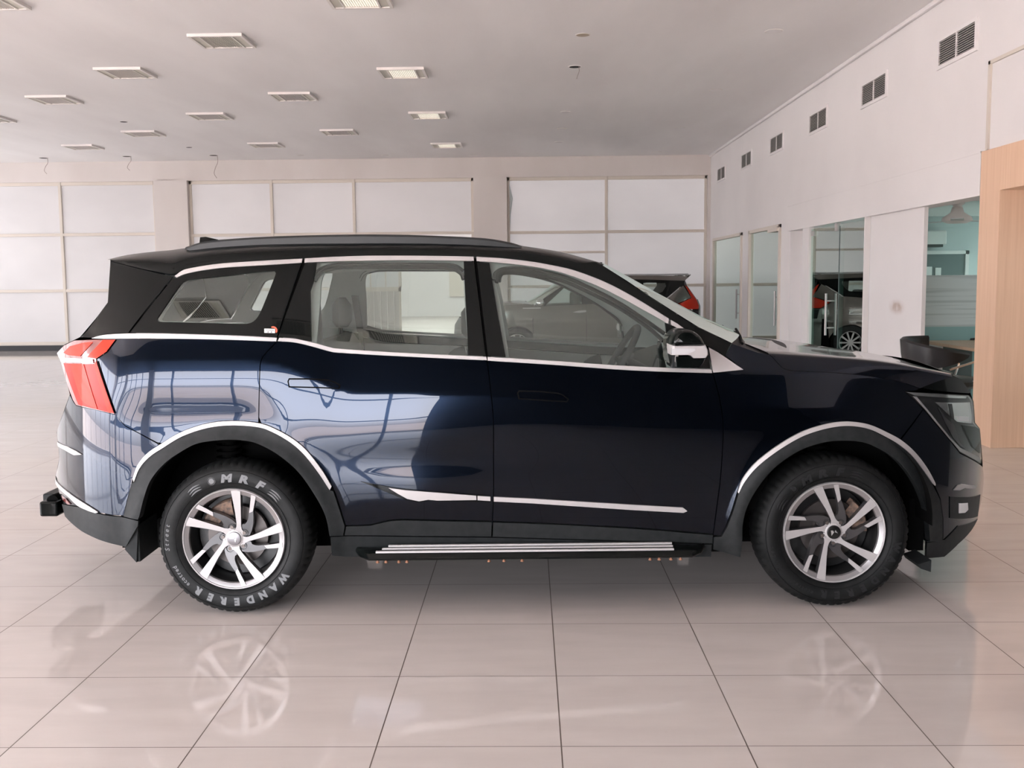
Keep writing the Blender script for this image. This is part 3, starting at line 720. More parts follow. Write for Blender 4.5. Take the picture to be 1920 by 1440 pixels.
both('mirror_lower_shell', lambda bm: loft_px(bm, LOW, -.16, [(-.19, .8, 0), (-.175, .95, 0), (-.15, 1.0, 0), (.0, .98, 0), (.05, .9, 0)]), 'gloss_black', mcap)
both('indicator_lens', lambda bm: loft_px(bm, [(1259,653),(1304,653.6),(1305,657),(1290,664),(1259,664)], -.20, [(-.2025, .97, 0), (-.19, 1, 0)]), 'clear_lens', mcap)
def mglass(bm):
    a = A.P(1257, 622, -.10); b = A.P(1257, 684, -.10)
    pts = [(-.185, b.z+.02), (-.195, b.z+.08), (-.18, a.z-.035), (-.14, a.z-.012), (-.02, a.z-.012), (.02, a.z-.04), (.02, b.z+.03), (-.01, b.z+.01), (-.15, b.z+.005)]
    x0 = a.x-.012
    grid_faces(bm, [[(x0+.02*(-y/.2), y, z) for y, z in pts], [(x0+.014+.02*(-y/.2), y, z) for y, z in pts]], True, cap=True)
both('mirror_glass', mglass, 'mirror', mcap, smooth=False)
# ---- interior
HR = cv([(590,645),(594,600),(597,560),(599,530),(606,512),(622,504),(660,501),(800,501),(845,503),(862,511),(868,524),(870,560),(876,640),(878,670)], 4)+[(740,668),(640,662)]
HF = cv([(955,675),(948,630),(938,570),(929,530),(929,516),(937,508),(960,505),(1000,510),(1050,523),(1100,544),(1160,575),(1215,611),(1238,632),(1247,660),(1253,692)], 4)+[(1100,688)]
HQ = WIN_Q
rim = A.panel('window_frame_trim', tr(cv([(245,630),(290,560),(335,512),(390,497),(500,486),(640,478),(800,477),(900,479),(990,487),(1075,503),(1140,528),(1200,560),(1262,602),(1320,650),(1345,698)], 4)+[(1160,700),(914,690),(760,684),(635,676),(520,655),(372,650)]), 'int_grey', W2, off=.045, depth=.02, step=.04, holes=[tr(HR), tr(HF), tr(HQ)])
def seal(line):
    def f(bm):
        p = [SP(a, b, .035) for a, b in line]; tube(bm, p, .010, 6)
    return f
for dr, line in ((rdoor, cv([(588,520),(598,507),(622,498),(660,496),(800,496),(850,498),(868,508)], 4)), (rdoor, cv([(590,527),(601,512),(622,504),(660,501),(800,501),(845,503),(864,513),(869,524)], 4)),
                 (fdoor, cv([(926,525),(929,513),(945,504),(985,504),(1050,517),(1100,537),(1160,568),(1215,604),(1246,626)], 4)), (fdoor, cv([(931,530),(934,516),(945,509),(985,511),(1050,525),(1100,546),(1160,577),(1215,614),(1244,640)], 4))):
    both('window_seal', seal(line), 'seal', dr)
def ribbon(line, w): return [(a-w, b) for a, b in line]+[(a+w, b) for a, b in line[::-1]]
for line, par in ((cv([(890.8,484),(900,560),(906,610),(913,672)], 3)+SEAM_D, rdoor), (cv([(570,488),(550,550),(520.8,636)], 3)+SEAM_Q[1:], rdoor), (SEAM_F, fdoor)):
    A.panel('door_seal', tr(ribbon(line, 7)), 'under', par, off=.016, inset=0, depth=.01, step=.025)  # dark strips added behind the door seams so the gaps read black
xr0, xr1 = tr([(490, 800)])[0][0], tr([(1337, 900)])[0][0]
for dr, x0, x1 in ((rdoor, -1.02, -.17), (fdoor, -.155, .80)):
    zt = lambda x: lerp_tab(ZB, x)-.012
    n = 12; top = [(x0+(x1-x0)*i/n, zt(x0+(x1-x0)*i/n)) for i in range(n+1)]
    mid = [(x, z-.05) for x, z in top]; low = [(x, z-.22) for x, z in top]
    A.panel('door_card', top+mid[::-1], 'int_dark', dr, off=.075, depth=.02, step=.05)
    A.panel('door_card', mid+low[::-1], 'int_light', dr, off=.080, depth=.02, step=.05)
    A.panel('door_card', low+[(x1, .42), (max(x0, -.87), .42), (max(x0, -.87), .75)], 'int_grey', dr, off=.078, depth=.02, step=.06)
    xm = x0+(x1-x0)*(.52 if x0 > -.5 else .62)
    A.panel('inner_handle_bezel', [(xm, zt(xm)-.13), (xm+.01, zt(xm)-.10), (xm+.05, zt(xm)-.070), (xm+.11, zt(xm)-.052), (xm+.13, zt(xm)-.13)], 'int_dark', dr, off=.083, depth=.004, step=.02)
A.panel('rear_side_trim', tr([(250,640),(520,648),(520,780),(250,780)]), 'int_grey', W2, off=.09, depth=.02, step=.05)
def seat(name, x, y0, y1, zb, rec, parent, heads):
    bm = bmesh.new()
    c = .06
    rr = []
    for t, th in ((0, .09), (.15, .11), (.6, .085), (.9, .065), (1, .04)):
        z = zb+.62*t; xx = x-rec*t
        rr.append([(xx-th*.5, y0+c, z), (xx+th*.3, y0, z), (xx+th, y0+c, z), (xx+th*.8, (y0+y1)/2, z), (xx+th, y1-c, z), (xx+th*.3, y1, z), (xx-th*.5, y1-c, z)])
    grid_faces(bm, rr, True, cap=True)
    rr = []
    for t in (0, .2, .8, 1):
        xx = x+.02+.50*t; h = .13 if 0 < t < 1 else .09
        rr.append([(xx, y0+.01, zb-.14), (xx, y0, zb-.04), (xx, y0+c, zb+h-.12), (xx, y1-c, zb+h-.12), (xx, y1, zb-.04), (xx, y1-.01, zb-.14)])
    grid_faces(bm, rr, True, cap=True)
    s = from_bm('seat', bm, 'seat', parent, smooth=True)
    for hy in heads:
        bm = bmesh.new(); rr = []
        for t, w, d in ((0, .09, .03), (.2, .115, .05), (.75, .11, .05), (1, .08, .02)):
            z = zb+.66+.17*t; xx = x-rec*1.05+.01
            rr.append([(xx+d*math.cos(2*PI*k/12)*1.1, hy+w*math.sin(2*PI*k/12), z) for k in range(12)])
        grid_faces(bm, rr, True, cap=True)
        for dy in (-.04, .04): cyl(bm, (x-rec*1.02, hy+dy, zb+.58), (x-rec*1.05, hy+dy, zb+.68), .006, 8)
        from_bm('headrest', bm, 'seat', s, smooth=True)
    return s
seat('seat', -.16, .22, .74, .56, .13, car, [.48]); seat('seat', -.16, 1.15, 1.67, .56, .13, car, [1.41])
seat('seat', -.92, .22, 1.67, .58, .16, car, [.45, 1.44])
# dashboard and steering wheel
bm = bmesh.new(); rr = []
for y in (.16, .3, .945, 1.59, 1.73):
    rr.append([(.62, y, .70), (.60, y, .98), (.66, y, 1.06), (.78, y, 1.10), (1.02, y, 1.10), (1.12, y, 1.02), (1.12, y, .70)])
grid_faces(bm, rr, True, cap=True)
dash = from_bm('dashboard', bm, 'int_dark', car, smooth=True)
bm = bmesh.new(); bx(bm, .70, .74, .28, 1.05, 1.06, 1.165); from_bm('display_screen', bm, 'int_dark', dash, bevel=.006)
bm = bmesh.new(); bx(bm, .585, .60, .2, 1.69, .86, .97); from_bm('dashboard_inlay', bm, 'int_light', dash, bevel=.003)
bm = bmesh.new(); t1 = A.P(1195, 614, .50); ax = Vector((.50, 0, .866)); cc = Vector((t1.x, .50, t1.z))-ax*.185
ring = [cc+ax*(.185*math.cos(2*PI*k/40))+Vector((0, 1, 0))*(.185*math.sin(2*PI*k/40)) for k in range(40)]
tube(bm, ring, .0165, 10, closed=True)
nrm = Vector((-.866, 0, .5))
for a_ in (90, -90, 180):
    d = ax*math.cos(math.radians(a_))+Vector((0, 1, 0))*math.sin(math.radians(a_))
    tube(bm, [cc-nrm*.03+d*.04, cc-nrm*.01+d*.18], [.022, .014], 8)
cyl(bm, cc-nrm*.05, cc-nrm*.01, .065, 20); cyl(bm, cc-nrm*.02, cc-nrm*.22, .04, 12, r1=.05)
from_bm('steering_wheel', bm, 'int_dark', dash, smooth=True)
def belt(bm):
    p = [Vector((-1.02, .32, 1.42)), Vector((-1.0, .26, 1.2)), Vector((-.98, .24, .95))]
    for q0, q1 in zip(p, p[1:]): bx(bm, -.022, .022, -.001, .001, 0, (q1-q0).length, mtx=Matrix.Translation(q0) @ (q1-q0).to_track_quat('Z', 'Y').to_matrix().to_4x4())
both('seat_belt', belt, 'int_dark', car, smooth=False)
# ---- underbody, wheel wells, engine block-out
bm = bmesh.new()
bx(bm, -2.05, 1.95, .48, 1.41, .19, .42); bx(bm, -.88, .88, .20, 1.69, .215, .43); bx(bm, -.88, .88, .06, 1.83, .285, .43); bx(bm, .80, 1.08, .12, 1.77, .43, 1.02); bx(bm, 1.08, 2.05, .46, 1.43, .40, .98)
bx(bm, -2.15, -1.0, .46, 1.43, .40, .82); bx(bm, 1.82, 2.08, .36, 1.53, .24, .60); bx(bm, 1.79, 1.86, .24, 1.65, .20, .45); bx(bm, -2.12, -1.83, .46, 1.43, .36, .95)
under = from_bm('underbody', bm, 'under', car)
def well(cx):
    def f(bm):
        rr = []
        for y in (.035, .40):
            rr.append([(cx+.455*math.cos(PI*k/24-.05), y, HUBZ+.02+.455*math.sin(PI*k/24-.0)) for k in range(25)])
        grid_faces(bm, rr)
        c = [bm.verts.new((cx+.455*math.cos(PI*k/24), .40, HUBZ+.02+.455*math.sin(PI*k/24))) for k in range(25)]+[bm.verts.new((cx-.455, .40, .22)), bm.verts.new((cx+.455, .40, .22))]
        bm.faces.new(c)
    return f
both('wheel_well', well(WR.x), 'under', car); both('wheel_well', well(WF.x), 'under', car)
def strut(x):
    def f(bm):
        cyl(bm, (x, .33, .45), (x, .33, .82), .035, 12)
        for k in range(7): cyl(bm, (x, .33, .60+k*.03), (x, .33, .612+k*.03), .062, 14)
    return f
both('suspension_strut', strut(A.P(430, 850, .33).x), 'under', car); both('suspension_strut', strut(WF.x), 'under', car)
# ---- wheels
def arc_letters(bm, word, a0, a1, r, size, y, offset, shear=0.0, narrow=1.0):
    n = len(word)
    for i, ch in enumerate(word):
        a = a0+(a1-a0)*(i/(n-1) if n > 1 else 0)
        me = text_mesh(ch, size, .0012, offset, shear)
        T = Matrix.Rotation(PI/2, 4, 'X')          # x right, y -> z up, faces -y
        R = Matrix.Rotation(-(math.radians(a)-PI/2), 4, 'Y')
        mtx = Matrix.Translation((r*math.cos(math.radians(a)), y, r*math.sin(math.radians(a)))) @ R @ T @ Matrix.Diagonal((narrow, 1, 1, 1))
        me.transform(mtx); me.polygons.foreach_set('material_index', [1]*len(me.polygons)); bm.from_mesh(me); bpy.data.meshes.remove(me)
def lathe(bm, prof, n=96, mi=0, a0=0, a1=2*PI):
    rr = []
    cl = abs(a1-a0-2*PI) < 1e-6
    for k in range(n if cl else n+1):
        a = a0+(a1-a0)*k/n; rr.append([(r*math.cos(a), y, r*math.sin(a)) for r, y in prof])
    if cl: rr.append(rr[0])
    grid_faces(bm, rr, False, mi)
    bmesh.ops.remove_doubles(bm, verts=bm.verts[:], dist=1e-6)
RR = .2295
SPM = [(-.02,.972),(.03,.978),(.10,.973),(.165,.958),(.158,.75),(.150,.5),(.145,.35),(.142,.24),(.155,.175),(.185,.135),(.15,.03),(-.03,.14),(.022,.185),(.047,.235),(.054,.30),(.042,.50),(.010,.75)]
SPS = [(.372,.882),(.42,.87),(.463,.848),(.43,.70),(.393,.55),(.355,.53),(.314,.517),(.345,.70)]
SPD = [(.314,.53),(.393,.56),(.392,.42),(.378,.28),(.345,.15),(.30,.055),(.20,.045),(.13,.06),(.135,.20),(.165,.285),(.215,.285),(.255,.33),(.285,.40)]
def prism(bm, pts, y0, y1, mi, mis, a, dish=.020):
    ca, sa = math.cos(a), math.sin(a); P2 = [((x*ca-z*sa)*RR, (x*sa+z*ca)*RR) for x, z in pts]
    if area2(P2) < 0: P2 = P2[::-1]
    dy = lambda x, z: dish*(1-min(1, math.hypot(x, z)/RR))
    f = [bm.verts.new((x, y0+dy(x, z), z)) for x, z in P2]; b = [bm.verts.new((x, y1, z)) for x, z in P2]
    g = bm.faces.new(f); g.material_index = mi
    n = len(f)
    for i in range(n): bm.faces.new((f[i], b[i], b[(i+1) % n], f[(i+1) % n])).material_index = mis
    return g
def make_wheel(rot, letters_m, tyre_m, cap_m, bottom=True):
    w = empty('wheel', parent=car)
    # tyre
    bm = bmesh.new()
    prof = [(.232, .025), (.236, .010), (.243, .004), (.252, -.004), (.272, -.011), (.290, -.013), (.306, -.010), (.318, -.004), (.330, .008), (.339, .019), (.346, .032), (.350, .05)]
    prof2 = prof+[(.3525, .11)]+[(r, .222-y) for r, y in prof[::-1]]
    n = 240; rr = []
    for k in range(n):
        a = 2*PI*k/n+rot; row = []
        for j, (r, y) in enumerate(prof2):
            g = 1 if (8 < j < len(prof2)-9) else 0
            if g and k % 4 == 0 and j != 12: r -= .006
            x, z = r*math.cos(a), r*math.sin(a)
            if z < -HUBZ+.0008: z = -HUBZ+.0008
            row.append((x, y, z))
        rr.append(row)
    rr.append(rr[0]); grid_faces(bm, rr); bmesh.ops.remove_doubles(bm, verts=bm.verts[:], dist=1e-6)
    for r in (.258, .316): lathe(bm, [(r-.0012, -.0065 if r < .3 else -.0045), (r, -.0095 if r < .3 else -.0078), (r+.0012, -.0065 if r < .3 else -.0045)], 120)
    # raised lettering on the sidewall
    d = math.degrees(rot)-86
    def L(word, a0, a1, r, size, off, shear=0.0, nar=1.0): arc_letters(bm, word, a0+d, a1+d, r, size, -.0125, off, shear, nar)
    L('MRF', 94, 62.5, .282, .047, .0030, .15, 1.32)
    L('WANDERER', -38.5, -125, .283, .045, .0030, 0, .98)
    L('ecotred', -136, -155, .291, .026, .0006)
    L('Street', -172, -193, .297, .028, .0004, .25)
    for sgn, a0 in ((1, 125), (-1, 46)):
        for k in range(3):
            r = .268+.0115*k; wdt = 6.5
            pts = []
            for t in range(9):
                a = math.radians(a0+d-wdt+2*wdt*t/8); rad = r+.004*math.sin(PI*t/8); pts.append((rad*math.cos(a), -.0128, rad*math.sin(a)))
            tube(bm, pts, [.0006, .002, .003, .0035, .0037, .0035, .003, .002, .0006], 6, 1)
    a = math.radians(107.5+d); c = Vector((.283*math.cos(a), -.0128, .283*math.sin(a)))
    for prof_, n_ in (([(.0, -.001), (.011, -.0015), (.0135, .0008)], 20), ([(.0150, .001), (.0165, -.0015), (.018, .001)], 20)):
        rr = []
        for k in range(n_+1): rr.append([(c.x+q*math.cos(2*PI*k/n_), c.y+y, c.z+q*math.sin(2*PI*k/n_)) for q, y in prof_])
        grid_faces(bm, rr, False, 1)
    from_bm('tyre', bm, [tyre_m, letters_m], w, smooth=True)
    # rim
    bm = bmesh.new()
    lathe(bm, [(RR*1.015, .020), (RR*1.012, .004), (RR*1.0, .0005), (RR*.985, .0015), (RR*.975, .006)], 120, 4)
    lathe(bm, [(RR*.975, .006), (RR*.925, .010), (RR*.895, .013), (RR*.88, .022)], 120, 2)
    lathe(bm, [(RR*.88, .022), (RR*.85, .06), (RR*.84, .16), (RR*.90, .20)], 120, 3)
    tops = []
    for k in range(5):
        a = rot-PI/2+k*2*PI/5-math.radians(86-90)*0
        aa = rot-math.radians(86)+k*2*PI/5
        prism(bm, SPM, .0035, .045, 0, 1, aa)
        prism(bm, SPS, .0045, .045, 0, 1, aa)
        prism(bm, SPD, .0085, .05, 1, 1, aa)
    lathe(bm, [(.0, .016), (.034, .017), (.0415, .0205), (.046, .024)], 40, 0)
    rim_ = from_bm('rim', bm, ['alloy', 'alloy_dark', 'rim_lip', 'barrel', 'alloy'], w, smooth=True)
    for k in range(5):
        a = math.radians(29-86)+rot+k*2*PI/5; c = (.0505*math.cos(a)*1.03, .0505*math.sin(a)*1.03)
        bm = bmesh.new(); lathe(bm, [(.0165, .019), (.0150, .0195), (.0135, .030), (.0, .030)], 20, 0); cyl(bm, (0, .018, 0), (0, .034, 0), .0085, 6, 1)
        bmesh.ops.translate(bm, vec=(c[0], 0, c[1]), verts=bm.verts[:]); from_bm('lug_nut', bm, ['barrel', 'nut'], w, smooth=True)
    bm = bmesh.new(); lathe(bm, [(.0, .0085), (.026, .0090), (.0305, .0105), (.0318, .016)], 40)
    cap = from_bm('hub_cap', bm, cap_m, w, smooth=True)
    # twin peaks emblem
    bm = bmesh.new(); dr = rot-math.radians(86)-(0 if cap_m == 'cap' else math.radians(25)); s_ = .0165
    er = math.radians(-52) if cap_m == 'cap' else math.radians(3)
    for pts in ([(-.95, .62), (-.40, .62), (-.10, .10), (-.80, -.85)], [(.10, .10), (.30, .66), (.95, -.25), (.45, -.02)]):
        q = [bm.verts.new((s_*(x*math.cos(er)-z*math.sin(er)), .0072, s_*(x*math.sin(er)+z*math.cos(er)))) for x, z in pts]
        f = bm.faces.new(q); bmesh.ops.extrude_face_region(bm, geom=[f])
        bmesh.ops.translate(bm, vec=(0, .0025, 0), verts=q)
    from_bm('wheel_emblem', bm, 'logo', cap)
    # brake
    bm = bmesh.new(); lathe(bm, [(.04, .075), (.075, .07), (.080, .085), (.138, .085), (.140, .09), (.140, .105), (.05, .108)], 64)
    from_bm('brake_disc', bm, 'steel', w, smooth=True)
    bm = bmesh.new(); cb = 125 if cap_m == 'cap' else 25
    lathe(bm, [(.10, .066), (.165, .062), (.172, .075), (.172, .12), (.10, .12)], 12, 0, math.radians(cb-28), math.radians(cb+28))
    from_bm('brake_caliper', bm, 'rust', w, smooth=True)
    bm = bmesh.new(); lathe(bm, [(.0, .06), (.06, .06), (.065, .12)], 24); lathe(bm, [(.0, .13), (.19, .13), (.195, .21), (.0, .215)], 40); from_bm('wheel_hub', bm, 'barrel', w, smooth=True)
    return w
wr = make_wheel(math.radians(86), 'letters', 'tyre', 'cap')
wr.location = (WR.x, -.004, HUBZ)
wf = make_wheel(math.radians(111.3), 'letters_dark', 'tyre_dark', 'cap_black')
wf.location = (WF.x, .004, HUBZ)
for w_, x in ((wr, WR.x), (wf, WF.x)):
    c = copy_tree(w_, car); c.location = (x, CW, HUBZ); c.rotation_euler = (0, 0, PI)

# ================================================================== THE GREY CAR BY THE BACK WINDOWS
GB = Frame(0, 18.6, 0, lambda x, z: .03, 1.74)
def gsurf(x, z):
    y = .02
    if z > .93: h = z-.93; y += .12*h+.38*h*h
    u = z-.72; y += .10*u*u-.03*math.exp(-(u/.05)**2)*.5
    if x > 2.25: t = (x-2.25)/.85; y += .42*t**2.6
    if x < -.45: t = (-x-.45)/.75; y += .42*t**2.6
    return y
G = Frame(0, 18.6, 0, gsurf, 1.74)
gcar = empty('people_carrier', (0, 18.6, 0))
tag(gcar, 'grey brown people carrier with red tail lamps parked by the back windows', 'car')
gt = G.tr
GK = dict(step=.07, depth=.03)
def arcpx(cx, cy, r, a0, a1, n=14): return [(cx+r*math.cos(math.radians(a0+(a1-a0)*k/n)), cy-r*math.sin(math.radians(a0+(a1-a0)*k/n))) for k in range(n+1)]
af, ar = arcpx(970, 650, 38, 200, -15), arcpx(1238, 650, 38, 195, -20)
G2 = [gcar, gcar]
gf = G.panel('front_fender', gt([(866,610),(874,596),(890,585),(915,577.5),(950,572.5),(985,569.5),(1000,571.5),(1003,576),(999,600),(1001,664)]+af[::-1]+[(925,668),(875,664),(864,640)]), 'grey_paint', G2, inset=.004, **GK)
gd = G.panel('front_door', gt([(1003,575),(1018,574),(1050,572.4),(1091,570.6),(1099,570.3),(1100,664),(1001,664),(999,600)]), 'grey_paint', G2, inset=.004, **GK)
gr = G.panel('rear_door', gt([(1099,570.3),(1124,569.6),(1192,564),(1194,600),(1196,640),(1201,664),(1100,664)]), 'grey_paint', G2, inset=.004, **GK)
gq = G.panel('rear_quarter_panel', gt([(1192,564),(1252,558),(1271,569.5),(1287,581),(1309,582),(1311,610),(1308,645),(1298,664),(1274,664)]+ar[::-1]+[(1201,664),(1196,640),(1194,600)]), 'grey_paint', G2, inset=.004, **GK)
G.panel('sill', gt([(1001,664),(1201,664),(1203,671),(1000,671)]), 'cladding', G2, **GK)
gw1 = [(1022,573),(1058,539.5),(1072,533.5),(1091,531),(1090.5,570)]
gw2 = [(1111,569),(1113,530.6),(1160,528.6),(1194,529.5),(1192,562.5)]
gw3 = [(1206,531),(1212,530),(1247,530),(1249,536),(1242,547),(1236,549.5),(1208,551)]
gb = G.panel('window_surround', gt([(1010,572.5),(1040,546),(1062,531.5),(1085,527),(1115,524.5),(1170,523.5),(1225,524.5),(1284,526.5),(1282,534),(1252,558),(1192,564),(1124,569.6),(1091,570.6),(1018,574)]), 'gloss_black', G2, off=-.004, inset=0, holes=[gt(gw1), gt(gw2), gt(gw3)], **GK)
for q in (gw1, gw2, gw3): G.panel('side_window', gt(q), 'glass', gb, off=.004, inset=0, step=.07, depth=.004)
G.panel('roof_side', gt([(1040,546),(1062,531.5),(1085,527),(1115,524.5),(1170,523.5),(1225,524.5),(1284,526.5),(1290,520),(1280,517),(1170,516.5),(1115,518.5),(1080,524),(1060,531)]), 'grey_paint', G2, off=-.004, inset=0, **GK)
G.panel('pillar_garnish', gt([(1252,558.5),(1281,535),(1296,558),(1271,569)]), 'grey_paint', G2, off=-.008, inset=.004, **GK)
G.panel('pillar_moulding', gt([(1249.5,559),(1274,538.5),(1277,537.5),(1252.5,559)]), 'chrome', G2, off=-.012, inset=0, **GK)
G.panel('tail_lamp', gt([(1284,534.5),(1289,538),(1306,562),(1310.5,573),(1309.5,580),(1287,580),(1273,569.5),(1296,558.5)]), 'red', G2, off=-.012, inset=.004, **GK)
G.panel('rear_lower_trim', gt([(1289,582),(1310,582),(1309,600),(1292,600)]), 'gloss_black', G2, off=-.01, inset=.004, **GK)
G.panel('waist_moulding', gt([(980,577),(1014,576.5),(1014,578.5),(980,579)]), 'chrome', gf, off=-.012, inset=0, **GK)
G.panel('door_handle', gt([(1074,585.5),(1085,582.5),(1099,581.5),(1099,585),(1086,586.5)]), 'chrome', gd, off=-.03, inset=0, **GK)
def gboth(name, f, m, smooth=True):
    for side in (0, 1):
        bm = bmesh.new(); f(bm)
        if side: bmesh.ops.transform(bm, matrix=Matrix.Translation((0, 1.74, 0)) @ Matrix.Scale(-1, 4, (0, 1, 0)), verts=bm.verts[:])
        from_bm(name, bm, m, gcar, smooth=smooth)
def gmir(bm):
    c = G.P(1013, 568, -.12); bmesh.ops.create_uvsphere(bm, u_segments=14, v_segments=10, radius=1, matrix=Matrix.Translation((c.x, -.08, c.z)) @ Matrix.Diagonal((.085, .13, .075, 1)))
gboth('door_mirror', gmir, 'bright')
def gloft(name, pts, m, bul, dz=0, x_sign=1, crown=0.0):
    rr = []
    for px, py in pts:
        x, z = G.S(px, py); y = gsurf(x, z); row = []
        for k in range(9):
            s = math.sin(PI/2*k/8); row.append(Vector((x+bul*s*x_sign, y+(.87-y)*k/8, z+crown*s)))
        rr.append(row+[Vector((p.x, 1.74-p.y, p.z)) for p in row[::-1]])
    bm = bmesh.new(); grid_faces(bm, rr); from_bm(name, bm, m, gcar, smooth=True)
gloft('roof', [(1293,515.5),(1240,516.5),(1170,516.5),(1115,518.5),(1080,524),(1060,531)], 'gloss_black', 0, crown=.03)
gloft('roof_spoiler', [(1270,518),(1293,515.2),(1294,517),(1284,526)], 'grey_paint', .05, crown=.02)
gloft('windscreen', [(1060,531),(1040,546),(1018,561),(998,571)], 'windshield', .18, x_sign=-1)
gloft('bonnet', [(998,571),(985,569.5),(950,572.5),(915,577.5),(890,585),(874,596)], 'grey_paint', .14, x_sign=-1, crown=.05)
gloft('front_bumper', [(874,596),(866,610),(864,640),(875,664)], 'grey_paint', .16, x_sign=-1)
gloft('rear_window', [(1284,526),(1288,536),(1306,562)], 'gloss_black', .06)
gloft('tailgate', [(1306,562),(1310.5,574),(1311,610),(1308,645),(1298,666)], 'grey_paint', .08)
x0, z0 = G.S(900, 640); x1, z1 = G.S(1285, 640)
box('underbody', (x0, x1, .12, 1.62, .22, .75), 'under', gcar)
for sx in (1050, 1150):
    p = G.P(sx+30, 560, .5)
    for y in (.25, 1.0): box('seat', (p.x-.08, p.x+.06, y, y+.5, .7, p.z+.12), 'int_dark', gcar, bevel=.05)
box('seat', (G.P(1262, 550, .5).x-.1, G.P(1262, 550, .5).x, .25, 1.5, .7, 1.12), 'int_dark', gcar, bevel=.05)
def gwheel(cx):
    p = G.P(cx, 650, 0); w = empty('wheel', (p.x, .02, .325), parent=gcar)
    bm = bmesh.new(); lathe(bm, [(.205, .02), (.215, -.004), (.27, -.012), (.305, .0), (.323, .03), (.323, .17), (.30, .2), (.205, .2)], 48)
    for v in bm.verts: v.co.z = max(v.co.z, -.3245)
    from_bm('tyre', bm, 'tyre', w, smooth=True)
    bm = bmesh.new(); lathe(bm, [(.207, .008), (.195, .003), (.19, .012), (.185, .12)], 48, 0); lathe(bm, [(.0, .11), (.19, .11)], 32, 1)
    for k in range(10):
        a = 2*PI*k/10
        ca, sa = math.cos(a), math.sin(a)
        P4 = [(.03, -.012), (.195, -.016), (.195, .016), (.03, .012)]
        f = [bm.verts.new((x*ca-z*sa, .012, x*sa+z*ca)) for x, z in P4]; b = [bm.verts.new((x*ca-z*sa, .04, x*sa+z*ca)) for x, z in P4]
        bm.faces.new(f)
        for i in range(4): bm.faces.new((f[i], b[i], b[(i+1) % 4], f[(i+1) % 4]))
    lathe(bm, [(.0, .006), (.05, .01), (.055, .03)], 20)
    from_bm('rim', bm, ['alloy', 'barrel'], w, smooth=True); return w
for cx in (970, 1238):
    w = gwheel(cx); c = copy_tree(w, gcar); c.location.y = 1.74-.02; c.rotation_euler = (0, 0, PI)

# ================================================================== THE SHOWROOM
XW, YB, ZC_, XL, YF = 4.05, 23.3, 4.2, -13.2, -3.2
NX = 9.0
bm = bmesh.new(); bx(bm, XL-.2, NX, YF-.2, YB, -.12, 0); struct(from_bm('floor', bm, 'floor'))
bm = bmesh.new(); bx(bm, XL-.2, XW+.2, YF-.2, YB+.25, ZC_, ZC_+.12)
struct(from_bm('ceiling', bm, 'ceil'))
def multi(name, boxes, m, parent=None, bevel=0.0):
    bm = bmesh.new()
    for b in boxes: bx(bm, *b)
    return from_bm(name, bm, m, parent, bevel=bevel)
# back wall: lintel, pillars, base
LZ = 3.76
wb = struct(multi('wall_back', [(XL, XW+.2, YB, YB+.25, LZ, ZC_), (-8.29, -7.54, YB-.10, YB+.25, 0, LZ), (-1.19, -.45, YB-.10, YB+.25, 0, LZ), (3.98, XW+.2, YB-.04, YB+.25, 0, LZ)], 'pillar'))
wb.data.materials.clear(); wb.data.materials.append(M['pillar'])
for k_, e_ in ((1, .01), (2, .05), (3, .12)):  # pane glow raised window by window to even brightness along the back wall
    M['frost_%d' % k_] = noise_mix(mat('frosted_film_pane', (.76, .74, .75), .35, emit=(.94, .92, .95), estr=e_), (.66, .65, .655), (.73, .72, .725), (.5, .5, .8), 3)
def window_bay(n, x0, x1, mull, bars, z0=.12, open_=None, extra=()):
    fr = []; y0, y1 = YB+.02, YB+.09; t = .032
    fr += [(x0, x0+.06, y0, y1, z0, LZ), (x1-.06, x1, y0, y1, z0, LZ), (x0, x1, y0, y1, LZ-.075, LZ), (x0, x1, y0, y1, z0, z0+.08)]
    for m_ in mull: fr.append((m_-t, m_+t, y0-.012, y1, z0, LZ))
    for b in bars:
        xe = x1
        if open_ and b < open_[2]: xe = open_[0]
        fr.append((x0, xe, y0-.008, y1, b-t, b+t))
    for e in extra: fr.append((e[0], e[1], y0-.005, y1, e[2]-.025, e[2]+.025))
    f = struct(multi('window_%d' % n, fr, 'trimw', bevel=.006))
    if open_: pb = [(x0+.02, open_[0], y0+.03, y0+.045, z0, LZ-.02), (open_[0], x1-.02, y0+.03, y0+.045, open_[2], LZ-.02)]
    else: pb = [(x0+.02, x1-.02, y0+.03, y0+.045, z0, LZ-.02)]
    multi('window_pane', pb, 'frost_%d' % n, f); return f
window_bay(1, XL, -8.29, (-12.3, -10.44), (2.60, 1.35))
window_bay(2, -7.54, -1.19, (-5.70, -3.86), (2.555, 1.34), open_=(-3.86, -1.19, 2.555))
window_bay(3, -.45, 3.98, (1.75,), (2.545, 1.345), extra=((-.45, 1.75, 2.10),))
bm = bmesh.new(); tube(bm, [(-.40, YB+.015, 3.62), (-.36, YB+.012, 3.3), (-.385, YB+.012, 2.95), (-.39, YB+.012, 2.6)], [.004, .035, .012, .003], 8)
tag(from_bm('torn_film', bm, 'room_grey', smooth=True), 'grey green strip of torn film beside the right pillar at the top window', 'torn film')
struct(multi('baseboard_back', [(XL, -8.29, YB-.02, YB+.2, 0, .12), (-7.54, -3.86, YB, YB+.2, 0, .12), (-.45, 3.98, YB, YB+.2, 0, .12)], 'skirt'))
